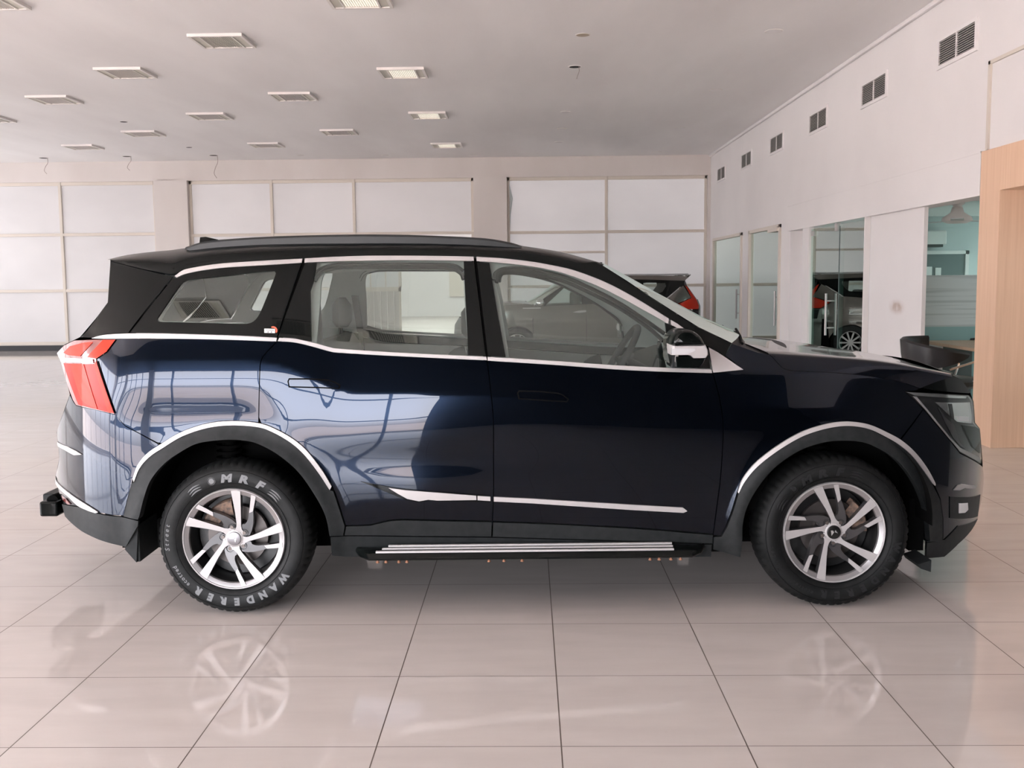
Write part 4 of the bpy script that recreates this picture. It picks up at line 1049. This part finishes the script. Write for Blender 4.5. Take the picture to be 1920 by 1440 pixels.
# annex seen through the open bay
struct(multi('ground_annex', [(-9, 3, YB, 44, -.12, -.001)], 'concrete'))
struct(multi('wall_annex', [(-9, 3, 43.6, 43.8, 0, 4.4), (2.8, 3, YB+.25, 43.8, 0, 4.4), (-9, -8.8, YB+.25, 43.8, 0, 4.4), (-9, 3, YB+.25, 43.8, 4.4, 4.5)], 'wall'))
px0, px1 = onY(640, 600, 28).x, onY(753, 600, 28).x
part = empty('metal_partition', ((px0+px1)/2, 28, 0)); tag(part, 'pale metal partition with ribbed panels seen through the rear door window', 'partition')
W_ = (px1-px0)/2
bm = bmesh.new(); n = 9
for k in range(n):
    a = -W_+2*W_*k/n; b = -W_+2*W_*(k+1)/n; bx(bm, a+.02, b-.02, 0, .04, 0, 1.22); bx(bm, a-.01, a+.02, .02, .05, 0, 1.22)
from_bm('ribbed_panel', bm, 'corrug', part)
multi('partition_frame', [(-W_, W_, -.02, .06, 1.22, 1.34), (W_-.06, W_, -.02, .06, 0, 4.3)]+[(-W_+2*W_*k/4-.02, -W_+2*W_*k/4+.02, -.01, .05, 1.34, 4.3) for k in range(5)], 'trimw', part)
multi('partition_pane', [(-W_, W_, .01, .02, 1.34, 4.3)], 'frost_2', part)
aw = onY(858, 520, 43.55); struct(multi('window_4', [(aw.x-.35, aw.x+.9, 43.52, 43.6, onY(858, 556, 43.55).z, 3.2)], 'trimw'))
# right wall
rw = [(XW, XW+.2, YF, YB+.2, 2.6, ZC_), (XW-.02, XW+.2, 9.43, 16.3, 2.21, 2.6), (XW, XW+.2, 16.3, YB, 2.35, 2.6),
      (XW, XW+.2, 22.85, YB, 0, 2.35), (XW, XW+.2, 19.15, 19.78, 0, 2.35), (XW, XW+.25, 16.2, 16.78, 0, 2.35), (XW+.25, XW+.4, 15.48, 16.2, 0, 2.21),
      (XW, XW+.25, 15.1, 15.48, 0, 2.21)]
struct(multi('wall_right', rw, 'wall'))
pier = struct(multi('pillar_right', [(XW+.05, XW+.09, 10.9, 12.58, 0, 2.23)], 'wall')); pier.data.materials.clear()
M['pier'] = M['wall'].copy(); M['pier'].name = 'stained_pier_paint'; pier.data.materials.append(M['pier'])
N, L, B = nodes(M['pier'])
old = B.inputs['Base Color'].links[0].from_socket
st = onX(1681, 576, XW+.05)
tc = N.new('ShaderNodeTexCoord'); mp = N.new('ShaderNodeMapping'); mp.vector_type = 'POINT'
mp.inputs['Location'].default_value = (-st.x*4, -st.y*3.2, -st.z*9); mp.inputs['Scale'].default_value = (4, 3.2, 9)
gn = N.new('ShaderNodeTexGradient'); gn.gradient_type = 'QUADRATIC_SPHERE'
nz = N.new('ShaderNodeTexNoise'); nz.inputs['Scale'].default_value = 9
mu = N.new('ShaderNodeMath'); mu.operation = 'MULTIPLY'; mu.use_clamp = True
mu2 = N.new('ShaderNodeMath'); mu2.operation = 'MULTIPLY'; mu2.inputs[1].default_value = 2.4; mu2.use_clamp = True
mx = N.new('ShaderNodeMix'); mx.data_type = 'RGBA'
L.new(tc.outputs['Object'], mp.inputs[0]); L.new(mp.outputs[0], gn.inputs[0]); L.new(tc.outputs['Object'], nz.inputs['Vector'])
L.new(gn.outputs['Fac'], mu2.inputs[0]); L.new(mu2.outputs[0], mu.inputs[0]); L.new(nz.outputs['Fac'], mu.inputs[1]); L.new(mu.outputs[0], mx.inputs['Factor'])
L.new(old, mx.inputs['A']); mx.inputs['B'].default_value = (.38, .25, .18, 1); L.new(mx.outputs['Result'], B.inputs['Base Color'])
struct(multi('trim_1', [(XW-.045, XW, YF, YB, ZC_-.05, ZC_)], 'wall', bevel=.01))
pt = onX(1857, 180, XW)
struct(multi('trim_2', [(XW-.02, XW, pt.y-.02, pt.y+.02, 2.6, 3.36), (XW-.02, XW, 4.5, pt.y+.02, 3.33, 3.36)], 'trimw'))
struct(multi('trim_3', [(XW-.026, XW, 9.43, 16.3, 2.585, 2.60)], 'wall'))
# glass doors
def glass_door(n, y0, y1, z1, hy, label, frame=True, double=False):
    fb = []
    if frame: fb = [(XW-.03, XW+.06, y0, y0+.09, 0, z1), (XW-.03, XW+.06, y1-.09, y1, 0, z1), (XW-.03, XW+.06, y0, y1, z1-.06, z1), (XW+.0, XW+.05, y0, y1, 0, .03)]
    else: fb = [(XW-.02, XW+.05, y0, y0+.03, 0, z1), (XW-.02, XW+.05, y1-.05, y1, 0, z1), (XW+.0, XW+.05, y0, y1, 0, .02)]
    f = struct(multi('door_%d' % n, fb, 'trimw' if frame else 'white', bevel=.004))
    multi('door_pane', [(XW+.01, XW+.022, y0+.03, y1-.03, .02, z1-.03)], 'doorglass', f)
    bm = bmesh.new()
    for s in ((-1, 1) if double else (-1,)):
        x = XW+.016+s*.07; cyl(bm, (x, hy, .72), (x, hy, 1.28), .016, 12)
        for z in (.82, 1.18): cyl(bm, (x, hy, z), (XW+.016, hy, z), .01, 8)
    from_bm('door_handle', bm, 'chrome', f, smooth=True)
    bm = bmesh.new(); bx(bm, XW+.005, XW+.027, hy-.35, hy-.34, .03, z1-.05); from_bm('door_edge', bm, 'room_dark', f)
    return f
glass_door(1, 19.78, 22.85, 2.35, onX(1381, 560, XW-.05).y, '')
glass_door(2, 16.78, 19.15, 2.35, onX(1453, 560, XW-.05).y, '', double=True)
glass_door(3, 12.58, 15.1, 2.21, onX(1549, 575, XW-.05).y, '', frame=False, double=True)
multi('door_closer', [(XW-.06, XW, 16.85, 17.5, 2.24, 2.32)], 'trimw', bpy.data.objects['door_2'])
multi('glass_clamp', [(XW-.01, XW+.04, 15.0-.1, 15.0, 2.08, 2.15), (XW-.01, XW+.04, 13.75, 13.85, 2.10, 2.2)], 'chrome', bpy.data.objects['door_3'])
# offices behind the glass
struct(multi('wall_office', [(XW+.2, NX, 15.35, 15.5, 0, 2.6), (NX-.1, NX, 9.46, YB, 0, 2.6), (XW+1.52, XW+1.6, 4.8, 9.42, 0, 2.6), (XW+.2, XW+1.6, 4.8, 5.0, 0, 2.6), (XW+1.51, NX, 9.30, 9.46, 0, 2.6), (XW+.47, XW+1.6, 5.0, 9.42, 2.6, 2.7), (XW+.2, NX, 19.4, 19.5, 0, 2.6), (XW+.2, NX, YB, YB+.2, 0, 2.6)], 'room_grey'))
struct(multi('ceiling_office', [(XW+.2, NX, 9.46, YB, 2.36, 2.5)], 'wall'))
a = onY(1722, 477, 15.3); b = onY(1809, 515, 15.3)
bo = empty('notice_board', (a.x, 15.34, b.z)); tag(bo, 'dark board with two white cards on the far office wall under the air conditioner', 'board')
multi('board_face', [(-.5, b.x-a.x, -.03, 0, -.25, a.z-b.z)], 'room_dark', bo)
multi('board_frame', [(b.x-a.x, b.x-a.x+.05, -.05, 0, -.25, a.z-b.z+.05), (-.5, b.x-a.x+.05, -.05, 0, a.z-b.z, a.z-b.z+.05)], 'white', bo)
for k, (q0, q1, t) in enumerate(((1735, 1747, 500), (1754, 1764, 502))):
    u = onY(q0, t, 15.29); v = onY(q1, 518, 15.29)
    o = box('card', (u.x, v.x, 15.285, 15.30, v.z, u.z), 'white'); tag(o, ('larger left' if k == 0 else 'smaller right')+' white card propped against the dark office board', 'card', 'cards on the office board')
a = onY(1723, 432, 15.0); b = onY(1766, 458, 15.0)
ac = empty('air_conditioner', ((a.x+b.x)/2, 15.34, b.z)); tag(ac, 'white wall mounted air conditioner high on the office wall', 'air conditioner')
hw = (b.x-a.x)/2+.12
box('body', (-hw, hw, -.22, 0, 0, a.z-b.z), 'white', ac, bevel=.02)
box('air_outlet', (-hw+.05, hw-.05, -.21, -.02, -.035, .015), 'vent_dark', ac)
# frosted partition
fp = struct(multi('window_5', [(XW+.36, NX, 12.2, 12.25, 0, .06), (XW+.36, XW+.40, 12.2, 12.25, 0, 2.36), (XW+1.45, XW+1.47, 12.2, 12.25, 0, 2.36)], 'white'))
zf = onY(1770, 516, 12.2).z
multi('clear_pane', [(XW+.38, NX, 12.22, 12.23, zf, 2.36)], 'clearglass', fp)
frost2 = mat('striped_frosted_film', (.45, .55, .56), .3)
N, L, B = nodes(frost2)
tc = N.new('ShaderNodeTexCoord'); mp = N.new('ShaderNodeMapping'); mp.inputs['Scale'].default_value = (.8, 1, 28)
nz = N.new('ShaderNodeTexNoise'); nz.inputs['Scale'].default_value = 1; nz.inputs['Detail'].default_value = 2
rp = N.new('ShaderNodeValToRGB'); rp.color_ramp.elements[0].position = .36; rp.color_ramp.elements[0].color = (.46, .52, .52, 1); rp.color_ramp.elements[1].position = .5; rp.color_ramp.elements[1].color = (.60, .66, .66, 1)
L.new(tc.outputs['Object'], mp.inputs[0]); L.new(mp.outputs[0], nz.inputs['Vector']); L.new(nz.outputs['Fac'], rp.inputs['Fac']); L.new(rp.outputs[0], B.inputs['Base Color'])
M['frost2'] = frost2
multi('frosted_film', [(XW+.38, NX, 12.215, 12.225, zf-.60, zf)], 'frost2', fp)
M['teal'] = mat('teal_tinted_film', (.25, .42, .42), .3)
multi('tinted_film', [(XW+.38, NX, 12.215, 12.225, .06, zf-.60)], 'teal', fp)
# ceiling fan
fc = onY(1795, 398, 11.4)
fan = empty('ceiling_fan', (fc.x, 11.4, 2.36)); tag(fan, 'white ceiling fan hanging in the office behind the frosted partition', 'ceiling fan')
bm = bmesh.new(); lathe(bm, [(.0, 0), (.10, 0), (.07, .09), (.045, .11), (.03, .16), (.0, .16)], 20); bmesh.ops.rotate(bm, matrix=Matrix.Rotation(-PI/2, 3, 'X'), verts=bm.verts[:]); from_bm('canopy', bm, 'white', fan, smooth=True)
bm = bmesh.new(); lathe(bm, [(.0, .12), (.05, .12), (.07, .18), (.15, .235), (.16, .27), (.10, .295), (.0, .295)], 24); bmesh.ops.rotate(bm, matrix=Matrix.Rotation(-PI/2, 3, 'X'), verts=bm.verts[:]); from_bm('motor_housing', bm, 'white', fan, smooth=True)
for k in range(3):
    bm = bmesh.new(); R = Matrix.Rotation(math.radians(8+120*k), 4, 'Z'); bx(bm, .12, .62, -.065, .065, -.275, -.268, mtx=R); from_bm('blade', bm, 'room_grey', fan, bevel=.003)
# wooden portal
wp = empty('wooden_doorway_surround', (XW+.1, 9.23, 0)); tag(wp, 'pinkish light oak panelled doorway surround at the right end of the showroom', 'doorway')
box('post', (-.12, 1.4, -.2, .195, 0, 2.595), 'wood', wp, bevel=.003)
box('lintel', (-.121, .45, -3.4, -.201, 2.225, 2.596), 'wood', wp, bevel=.003)
# desk
d0, d1 = onZ(1728, 634.9, .75), onZ(1833, 653.5, .75)
desk = empty('desk', (d1.x, d1.y-.35, 0)); tag(desk, 'oak topped desk with white legs in the office opening beside the wooden surround', 'desk')
dl = d0.y-d1.y+.35
box('tabletop', (-.02, .75, 0, dl, .715, .75), 'desk', desk, bevel=.004)
for x, y in ((.02, .05), (.66, .05), (.02, dl-.12), (.66, dl-.12)): box('leg', (x, x+.06, y, y+.06, 0, .715), 'white', desk, bevel=.004)
box('side_panel', (.04, .06, dl-.75, dl-.12, .35, .715), 'white', desk)
box('cabinet', (.10, .5, dl-.5, dl-.02, .02, .70), 'room_dark', desk, bevel=.006)
ph = onZ(1818, 637, .75)
t = empty('telephone', (ph.x+.08, ph.y, .75)); tag(t, 'black desk telephone on the oak desk', 'telephone')
bm = bmesh.new(); grid_faces(bm, [[(-.10, -.09, 0), (.11, -.09, 0), (.11, .09, 0), (-.10, .09, 0)], [(-.10, -.09, .02), (.11, -.09, .05), (.11, .09, .05), (-.10, .09, .02)]], True, cap=True); from_bm('base', bm, 'phone', t, bevel=.006)
bm = bmesh.new(); tube(bm, [(-.02, -.06, .06), (.0, -.06, .085), (.06, -.06, .095), (.11, -.06, .085), (.12, -.06, .06)], [.022, .02, .016, .02, .022], 10); from_bm('handset', bm, 'phone', t, smooth=True)
sp_ = onZ(1812, 630, .75)
o = box('desk_screen', (sp_.x-.02, sp_.x+.9, sp_.y+.25, sp_.y+.262, .752, 1.0), 'screen'); tag(o, 'translucent teal screen standing on the oak desk behind the telephone', 'screen')
# chair
cc = onZ(1752, 700, .62)
ch = empty('tub_chair', (4.02, 10.15, 0)); tag(ch, 'black leather tub chair in front of the oak desk, partly hidden by the bonnet', 'chair')
def shell(bm, a0, a1, n=18):
    rr = []
    for k in range(n+1):
        a = math.radians(a0+(a1-a0)*k/n); f = abs(2*k/n-1)
        tt = max(0, (a0+(a1-a0)*k/n-180)/110); zt = .905-.13*tt; zb = .60+.13*tt**2.5
        r0, r1 = .37, .325; c, s = math.cos(a), math.sin(a)
        rr.append([(r0*c*.92, r0*s, zb), (r0*c, r0*s*1.02, (zt+zb)/2), (r0*c*1.03, r0*s*1.05, zt-.02), ((r0+r1)/2*c*1.03, (r0+r1)/2*s*1.05, zt), (r1*c*1.03, r1*s*1.05, zt-.02), (r1*c*.93, r1*s, zb)])
    grid_faces(bm, rr, True, cap=True)
for a0, a1 in ((88, 172), (173, 290)):
    bm = bmesh.new(); shell(bm, a0, a1); from_bm('backrest', bm, 'leather', ch, smooth=True)
bm = bmesh.new(); lathe(bm, [(.0, 0), (.27, 0), (.31, .03), (.31, .07), (.27, .10), (.0, .11)], 28); bmesh.ops.rotate(bm, matrix=Matrix.Rotation(PI/2, 3, 'X'), verts=bm.verts[:]); bmesh.ops.translate(bm, vec=(.04, 0, .42), verts=bm.verts[:]); from_bm('seat', bm, 'leather', ch, smooth=True)
bm = bmesh.new()
for s in (-1, 1): tube(bm, [(-.05, s*.34, .62), (.22, s*.32, .70), (.30, s*.30, .62), (.24, s*.25, .50), (.0, s*.10, .42)], .012, 8)
from_bm('armrest_frame', bm, 'bright', ch, smooth=True)
bm = bmesh.new(); cyl(bm, (.02, 0, .02), (.02, 0, .42), .03, 14)
for k in range(5):
    a = 2*PI*k/5; tube(bm, [(.02, 0, .08), (.02+.28*math.cos(a), .28*math.sin(a), .03)], [.022, .014], 8)
for k in range(5):
    a = 2*PI*k/5; cyl(bm, (.02+.28*math.cos(a), .28*math.sin(a)-.012, .022), (.02+.28*math.cos(a), .28*math.sin(a)+.012, .022), .022, 10)
from_bm('swivel_base', bm, 'bright', ch, smooth=True)
# wall grilles
vent0 = None
for i, yc in enumerate((10.07, 12.42, 14.75, 17.17, 19.50, 22.0)):
    if vent0 is None:
        v = empty('wall_vent', (XW, yc, 3.66))
        multi('frame', [(-.018, 0, -.46, .46, .115, .15), (-.018, 0, -.46, .46, -.15, -.115), (-.018, 0, -.46, -.41, -.115, .115), (-.018, 0, .41, .46, -.115, .115), (-.016, 0, -.012, .012, -.115, .115)], 'wall', v)
        box('backing', (-.003, -.001, -.42, .42, -.12, .12), 'vent_dark', v)
        bm = bmesh.new()
        for k in range(11):
            z = -.105+.021*k; bx(bm, -.014, -.004, -.41, .41, z-.0032, z+.0032)
        from_bm('slats', bm, 'vent_slat', v); vent0 = v
    else:
        v = copy_tree(vent0); v.location = (XW, yc, 3.66)
    tag(v, ['dark louvred wall vent nearest the camera, largest of the six in the row', 'second largest louvred wall vent from the front, above the plain pier', 'louvred wall vent third from the front, above the third glass door', 'louvred wall vent fourth from the front, above the second glass door', 'louvred wall vent fifth from the front, next to last before the corner', 'smallest louvred wall vent, nearest the back corner'][i], 'vent', 'louvred vents along the right wall')
# ceiling lights
ordn = ['first', 'second', 'third', 'fourth']
colname = {-1.6: 'row nearest the room middle', -3.39: 'second row from the right', -5.13: 'third row from the right', -6.9: 'fourth row from the right', -8.75: 'leftmost row'}
LT = [(-1.6, 10.2), (-1.6, 13.78), (-1.6, 17.27), (-1.6, 21.08), (-3.39, 11.86), (-3.39, 15.4), (-3.39, 19.08), (-5.13, 10.08), (-5.13, 13.55), (-5.13, 17.1), (-5.13, 20.73), (-6.9, 15.42), (-6.9, 18.95), (-8.75, 17.12), (-8.75, 20.7)]
cnt = {}
for x, y in LT:
    l = vent_src = empty('ceiling_light', (x, y, ZC_)); k = cnt.get(x, 0); cnt[x] = k+1
    kind = 'lamp_on' if x == -1.6 else ('lamp_off' if (x, y) in ((-3.39, 11.86), (-5.13, 13.55), (-5.13, 10.08)) else 'lamp_dim')
    multi('frame', [(-.3, .3, -.31, -.27, -.032, 0), (-.3, .3, .27, .31, -.032, 0), (-.3, -.27, -.27, .27, -.032, 0), (.27, .3, -.27, .27, -.032, 0), (-.185, -.17, -.27, .27, -.032, 0), (.17, .185, -.27, .27, -.032, 0)], 'lightbody', l)
    for s in (-1, 1): box('end_panel', (min(s*.27, s*.185), max(s*.27, s*.185), -.27, .27, -.022, -.012), 'lamp_off', l)
    bm = bmesh.new(); bx(bm, -.17, .17, -.27, .27, -.014, -.006, 0)
    for q in range(15): bx(bm, -.165+.0235*q-.002, -.165+.0235*q+.002, -.27, .27, -.026, -.012, 1)
    from_bm('louvre', bm, [kind, 'lightbody'], l)
    tag(l, '%s square ceiling light, %s from the front in the %s' % ({'lamp_on': 'glowing', 'lamp_off': 'unlit beige', 'lamp_dim': 'unlit pale'}[kind], ordn[k], colname[x]), 'ceiling light', 'square ceiling lights')
def mirror_hit(px, py):
    x, z = A.S(px, py, .004); e = .003
    n = Vector(((csurf(x+e, z)-csurf(x-e, z))/(2*e), -1, (csurf(x, z+e)-csurf(x, z-e))/(2*e))).normalized()
    p = Vector((x, csurf(x, z), z)); d = (p-A.c).normalized(); r = d-n*2*d.dot(n)
    t = (ZC_-.02-p.z)/r.z; q = p+r*t; R = Matrix.Rotation(A.a, 3, 'Z'); return R @ q+A.o
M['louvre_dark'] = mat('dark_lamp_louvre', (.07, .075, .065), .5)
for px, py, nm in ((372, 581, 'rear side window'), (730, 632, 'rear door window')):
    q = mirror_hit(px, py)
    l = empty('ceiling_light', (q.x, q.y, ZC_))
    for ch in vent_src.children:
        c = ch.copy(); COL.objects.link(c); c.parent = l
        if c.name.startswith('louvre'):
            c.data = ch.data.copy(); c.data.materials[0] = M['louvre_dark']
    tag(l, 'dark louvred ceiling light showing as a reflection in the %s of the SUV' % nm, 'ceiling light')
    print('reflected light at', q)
# downlights and ceiling holes
def disc(name, x, y, m_in, m_ring, label, cat, r=.085, group=None):
    o = empty(name, (x, y, ZC_)); tag(o, label, cat, group)
    bm = bmesh.new(); rr = [[(rad*math.cos(2*PI*k/28), rad*math.sin(2*PI*k/28), z) for k in range(28)] for rad, z in ((r, .001), (r, -.004), (r*.90, -.006), (r*.84, -.005))]
    grid_faces(bm, rr, True); from_bm('ring', bm, m_ring, o)
    bm = bmesh.new(); grid_faces(bm, [[(rad*math.cos(2*PI*k/28), rad*math.sin(2*PI*k/28), z) for k in range(28)] for rad, z in ((r*.86, .0), (r*.85, -.0052), (r*.5, -.0065), (.001, -.007))], True); from_bm('lens' if m_in != 'gapdark' else 'opening', bm, m_in, o)
    return o
M['amber'] = mat('amber_lamp_glass', (.38, .29, .19), .3)
disc('downlight', .631, 11.85, 'amber', 'lightbody', 'round recessed downlight with brownish lens in the middle of the ceiling', 'downlight')
h = disc('open_downlight_hole', .62, 13.58, 'gapdark', 'lightbody', 'open dark downlight hole with a short wire hanging out', 'hole')
bm = bmesh.new(); tube(bm, [(.05, -.04, -.005), (.055, -.04, -.06), (.03, -.04, -.13), (.02, -.04, -.16)], .0035, 6); from_bm('loose_wire', bm, 'wire', h)
for i, y in enumerate((17.18, 19.04, 20.86)): disc('downlight', .63, y, 'lamp_dim', 'lightbody' if i != 1 else 'lamp_off', ['flat round ceiling cap, first beyond the open downlight hole', 'flat round ceiling cap with tan rim, second beyond the open hole', 'flat round ceiling cap, last before the back wall in the middle line'][i], 'downlight', group='round ceiling caps')
for i, (x, y) in enumerate(((2.727, 11.79), (2.734, 15.38), (2.757, 19.08), (2.79, 22.7))): disc('downlight', x, y, 'ceil', 'lightbody', 'painted round ceiling cap near the right wall, %s from the front' % ordn[i], 'downlight', .10, 'round ceiling caps')
for i, (x, y) in enumerate(((-4.855, 22.53), (-3.06, 22.7), (-1.16, 22.85))): disc('downlight', x, y, 'lamp_dim', 'lightbody', 'small round ceiling cap by the back wall, %s from the left of three' % ordn[i], 'downlight', .08, 'round ceiling caps')
for i, (x, y) in enumerate(((-6.75, 17.63), (-6.75, 21.0))): disc('open_downlight_hole', x, y, 'gapdark', 'lightbody', ['small dark round hole in the left ceiling between two square lights', 'small dark round hole in the left ceiling nearer the back wall'][i], 'hole', .07)
for i, (x, y, ln) in enumerate(((-10.37, 22.48, .34), (-8.53, 22.37, .30), (-6.67, 22.36, .48))):
    h = disc('open_downlight_hole', x, y, 'gapdark', 'lightbody', 'dark ceiling hole by the back wall with a dangling wire, %s of three' % ['left', 'middle', 'right'][i], 'hole', .10, 'wired ceiling holes by the back wall')
    bm = bmesh.new(); tube(bm, catmull([(.08, 0, 0), (.085, 0, -ln*.3), (.03, .0, -ln*.55), (.0, 0, -ln*.8), (.05, 0, -ln)], 5), .006 if i == 2 else .005, 6); from_bm('loose_wire', bm, 'wire', h, smooth=True)

# ---- left wall and the glazed front behind the camera
struct(multi('wall_left', [(XL-.2, XL, YF, 5.5, 2.7, ZC_), (XL-.2, XL, YF, YB+.2, 0, .1), (XL-.2, XL, 5.5, YB+.2, 4.05, ZC_)]+[(XL-.2, XL, y, y+.4, 0, ZC_) for y in (-3.2, 5.2, 11.0, 17.0, 22.9)], 'wall'))
struct(multi('window_6', [(XL-.12, XL-.06, -2.7+1.4*k, -2.64+1.4*k, .1, 2.7 if k < 6 else 4.05) for k in range(19)]+[(XL-.12, XL-.06, YF, YB, 1.35, 1.41), (XL-.12, XL-.06, 5.6, YB, 2.7, 2.76)], 'trimw'))
M['fill_frost'] = mat('fill_glow_pane', (.7, .7, .7), .4, emit=(.97, .96, 1), estr=1.45)  # glow of the unseen left panes, added to lift the room's light
multi('window_pane', [(XL-.11, XL-.10, 5.6, YB, .1, 4.05)], 'fill_frost', bpy.data.objects['window_6'])
XS = -.80
M['dark_wall'] = mat('dark_reflection_wall', (.05, .05, .052), .6)  # unseen walls darkened so the SUV's paint reflects black
struct(multi('wall_front', [(XS, XW+.2, YF-.2, YF, 0, ZC_), (XL-.2, XS, YF-.2, YF, 2.75, ZC_)], 'dark_wall'))
struct(multi('wall_right_front', [(XW, XW+.2, YF, 5.0, 0, 2.6)], 'dark_wall'))
struct(multi('pillar_front', [(-6.3, -5.8, YF-.2, YF, 0, 2.75), (-11, -10.5, YF-.2, YF, 0, 2.75)], 'wall'))
struct(multi('window_7', [(x-.025, x+.025, YF-.13, YF-.05, 0, 2.75) for x in (-12.2, -9.4, -8.3, -7.2, -4.7, -3.6, -2.5, -1.5)]+[(XL, XS, YF-.13, YF-.05, z-.025, z+.025) for z in (.04, 1.1, 2.2, 2.73)], 'facade'))
struct(multi('ground_outside', [(-60, 60, -60, YF-.2, -.14, -.02), (-60, XL-.2, YF-.2, 60, -.14, -.02)], 'pave'))

# ---- daylight and added fill lights
sl = bpy.data.lights.new('sun', 'SUN'); sl.energy = 42; sl.angle = .01; sl.color = (1, .985, .97)
so = bpy.data.objects.new('sun', sl); COL.objects.link(so); so.rotation_euler = (math.radians(-24), math.radians(-14), 0)
w = bpy.data.worlds.new('daylight'); SC.world = w; w.use_nodes = True
N, L = w.node_tree.nodes, w.node_tree.links
bg = N['Background']; tc = N.new('ShaderNodeTexCoord'); sp = N.new('ShaderNodeSeparateXYZ'); rp = N.new('ShaderNodeValToRGB')
L.new(tc.outputs['Generated'], sp.inputs[0]); mr = N.new('ShaderNodeMapRange'); mr.inputs['From Min'].default_value = -1; L.new(sp.outputs[2], mr.inputs['Value'])
L.new(mr.outputs[0], rp.inputs['Fac']); L.new(rp.outputs[0], bg.inputs[0])
cr = rp.color_ramp; cr.elements[0].position = .49; cr.elements[0].color = (.34, .29, .27, 1); cr.elements[1].position = .515; cr.elements[1].color = (.96, .95, 1, 1)
e = cr.elements.new(.75); e.color = (.86, .90, 1, 1)
bg.inputs[1].default_value = 13.0
def portal(name, loc, rot, sx, sy):
    ld = bpy.data.lights.new(name, 'AREA'); ld.shape = 'RECTANGLE'; ld.size = sx; ld.size_y = sy; ld.cycles.is_portal = True
    o = bpy.data.objects.new(name, ld); COL.objects.link(o); o.location = loc; o.rotation_euler = rot
portal('front_daylight', ((XL+XS)/2, YF-.25, 1.38), (PI/2, 0, 0), XS-XL, 2.76)
portal('left_daylight', (XL-.25, 1.2, 1.4), (PI/2, 0, -PI/2), 8.6, 2.7)
def fill_light(name, loc, rot, sx, sy, e, col=(1, 1, 1)):
    ld = bpy.data.lights.new(name, 'AREA'); ld.shape = 'RECTANGLE'; ld.size = sx; ld.size_y = sy; ld.energy = e; ld.color = col
    o = bpy.data.objects.new(name, ld); COL.objects.link(o); o.location = loc; o.rotation_euler = rot
fill_light('annex_fill', (-3, 34, 4.35), (0, 0, 0), 4, 14, 520)  # added fill light, out of view, to brighten the annex
fill_light('passage_fill', (4.9, 6.8, 2.55), (0, 0, 0), .5, 2.5, 9, (1, .95, .9)); fill_light('office_fill', (8.2, 13.9, 2.34), (0, 0, 0), .6, 1.2, 55, (.9, 1, 1)); fill_light('office_desk_fill', (7.4, 10.6, 2.34), (0, 0, 0), .3, 1.2, 26, (.95, 1, 1)); fill_light('far_office_fill', (6.2, 18, 2.34), (0, 0, 0), .6, 1.2, 10, (.9, 1, 1))  # unseen fill lights added to brighten the passage and the offices
SC.view_settings.view_transform = 'Standard'; SC.view_settings.look = 'None'; SC.view_settings.exposure = 0.6; SC.view_settings.gamma = 1.0; SC.view_settings.use_curve_mapping = False
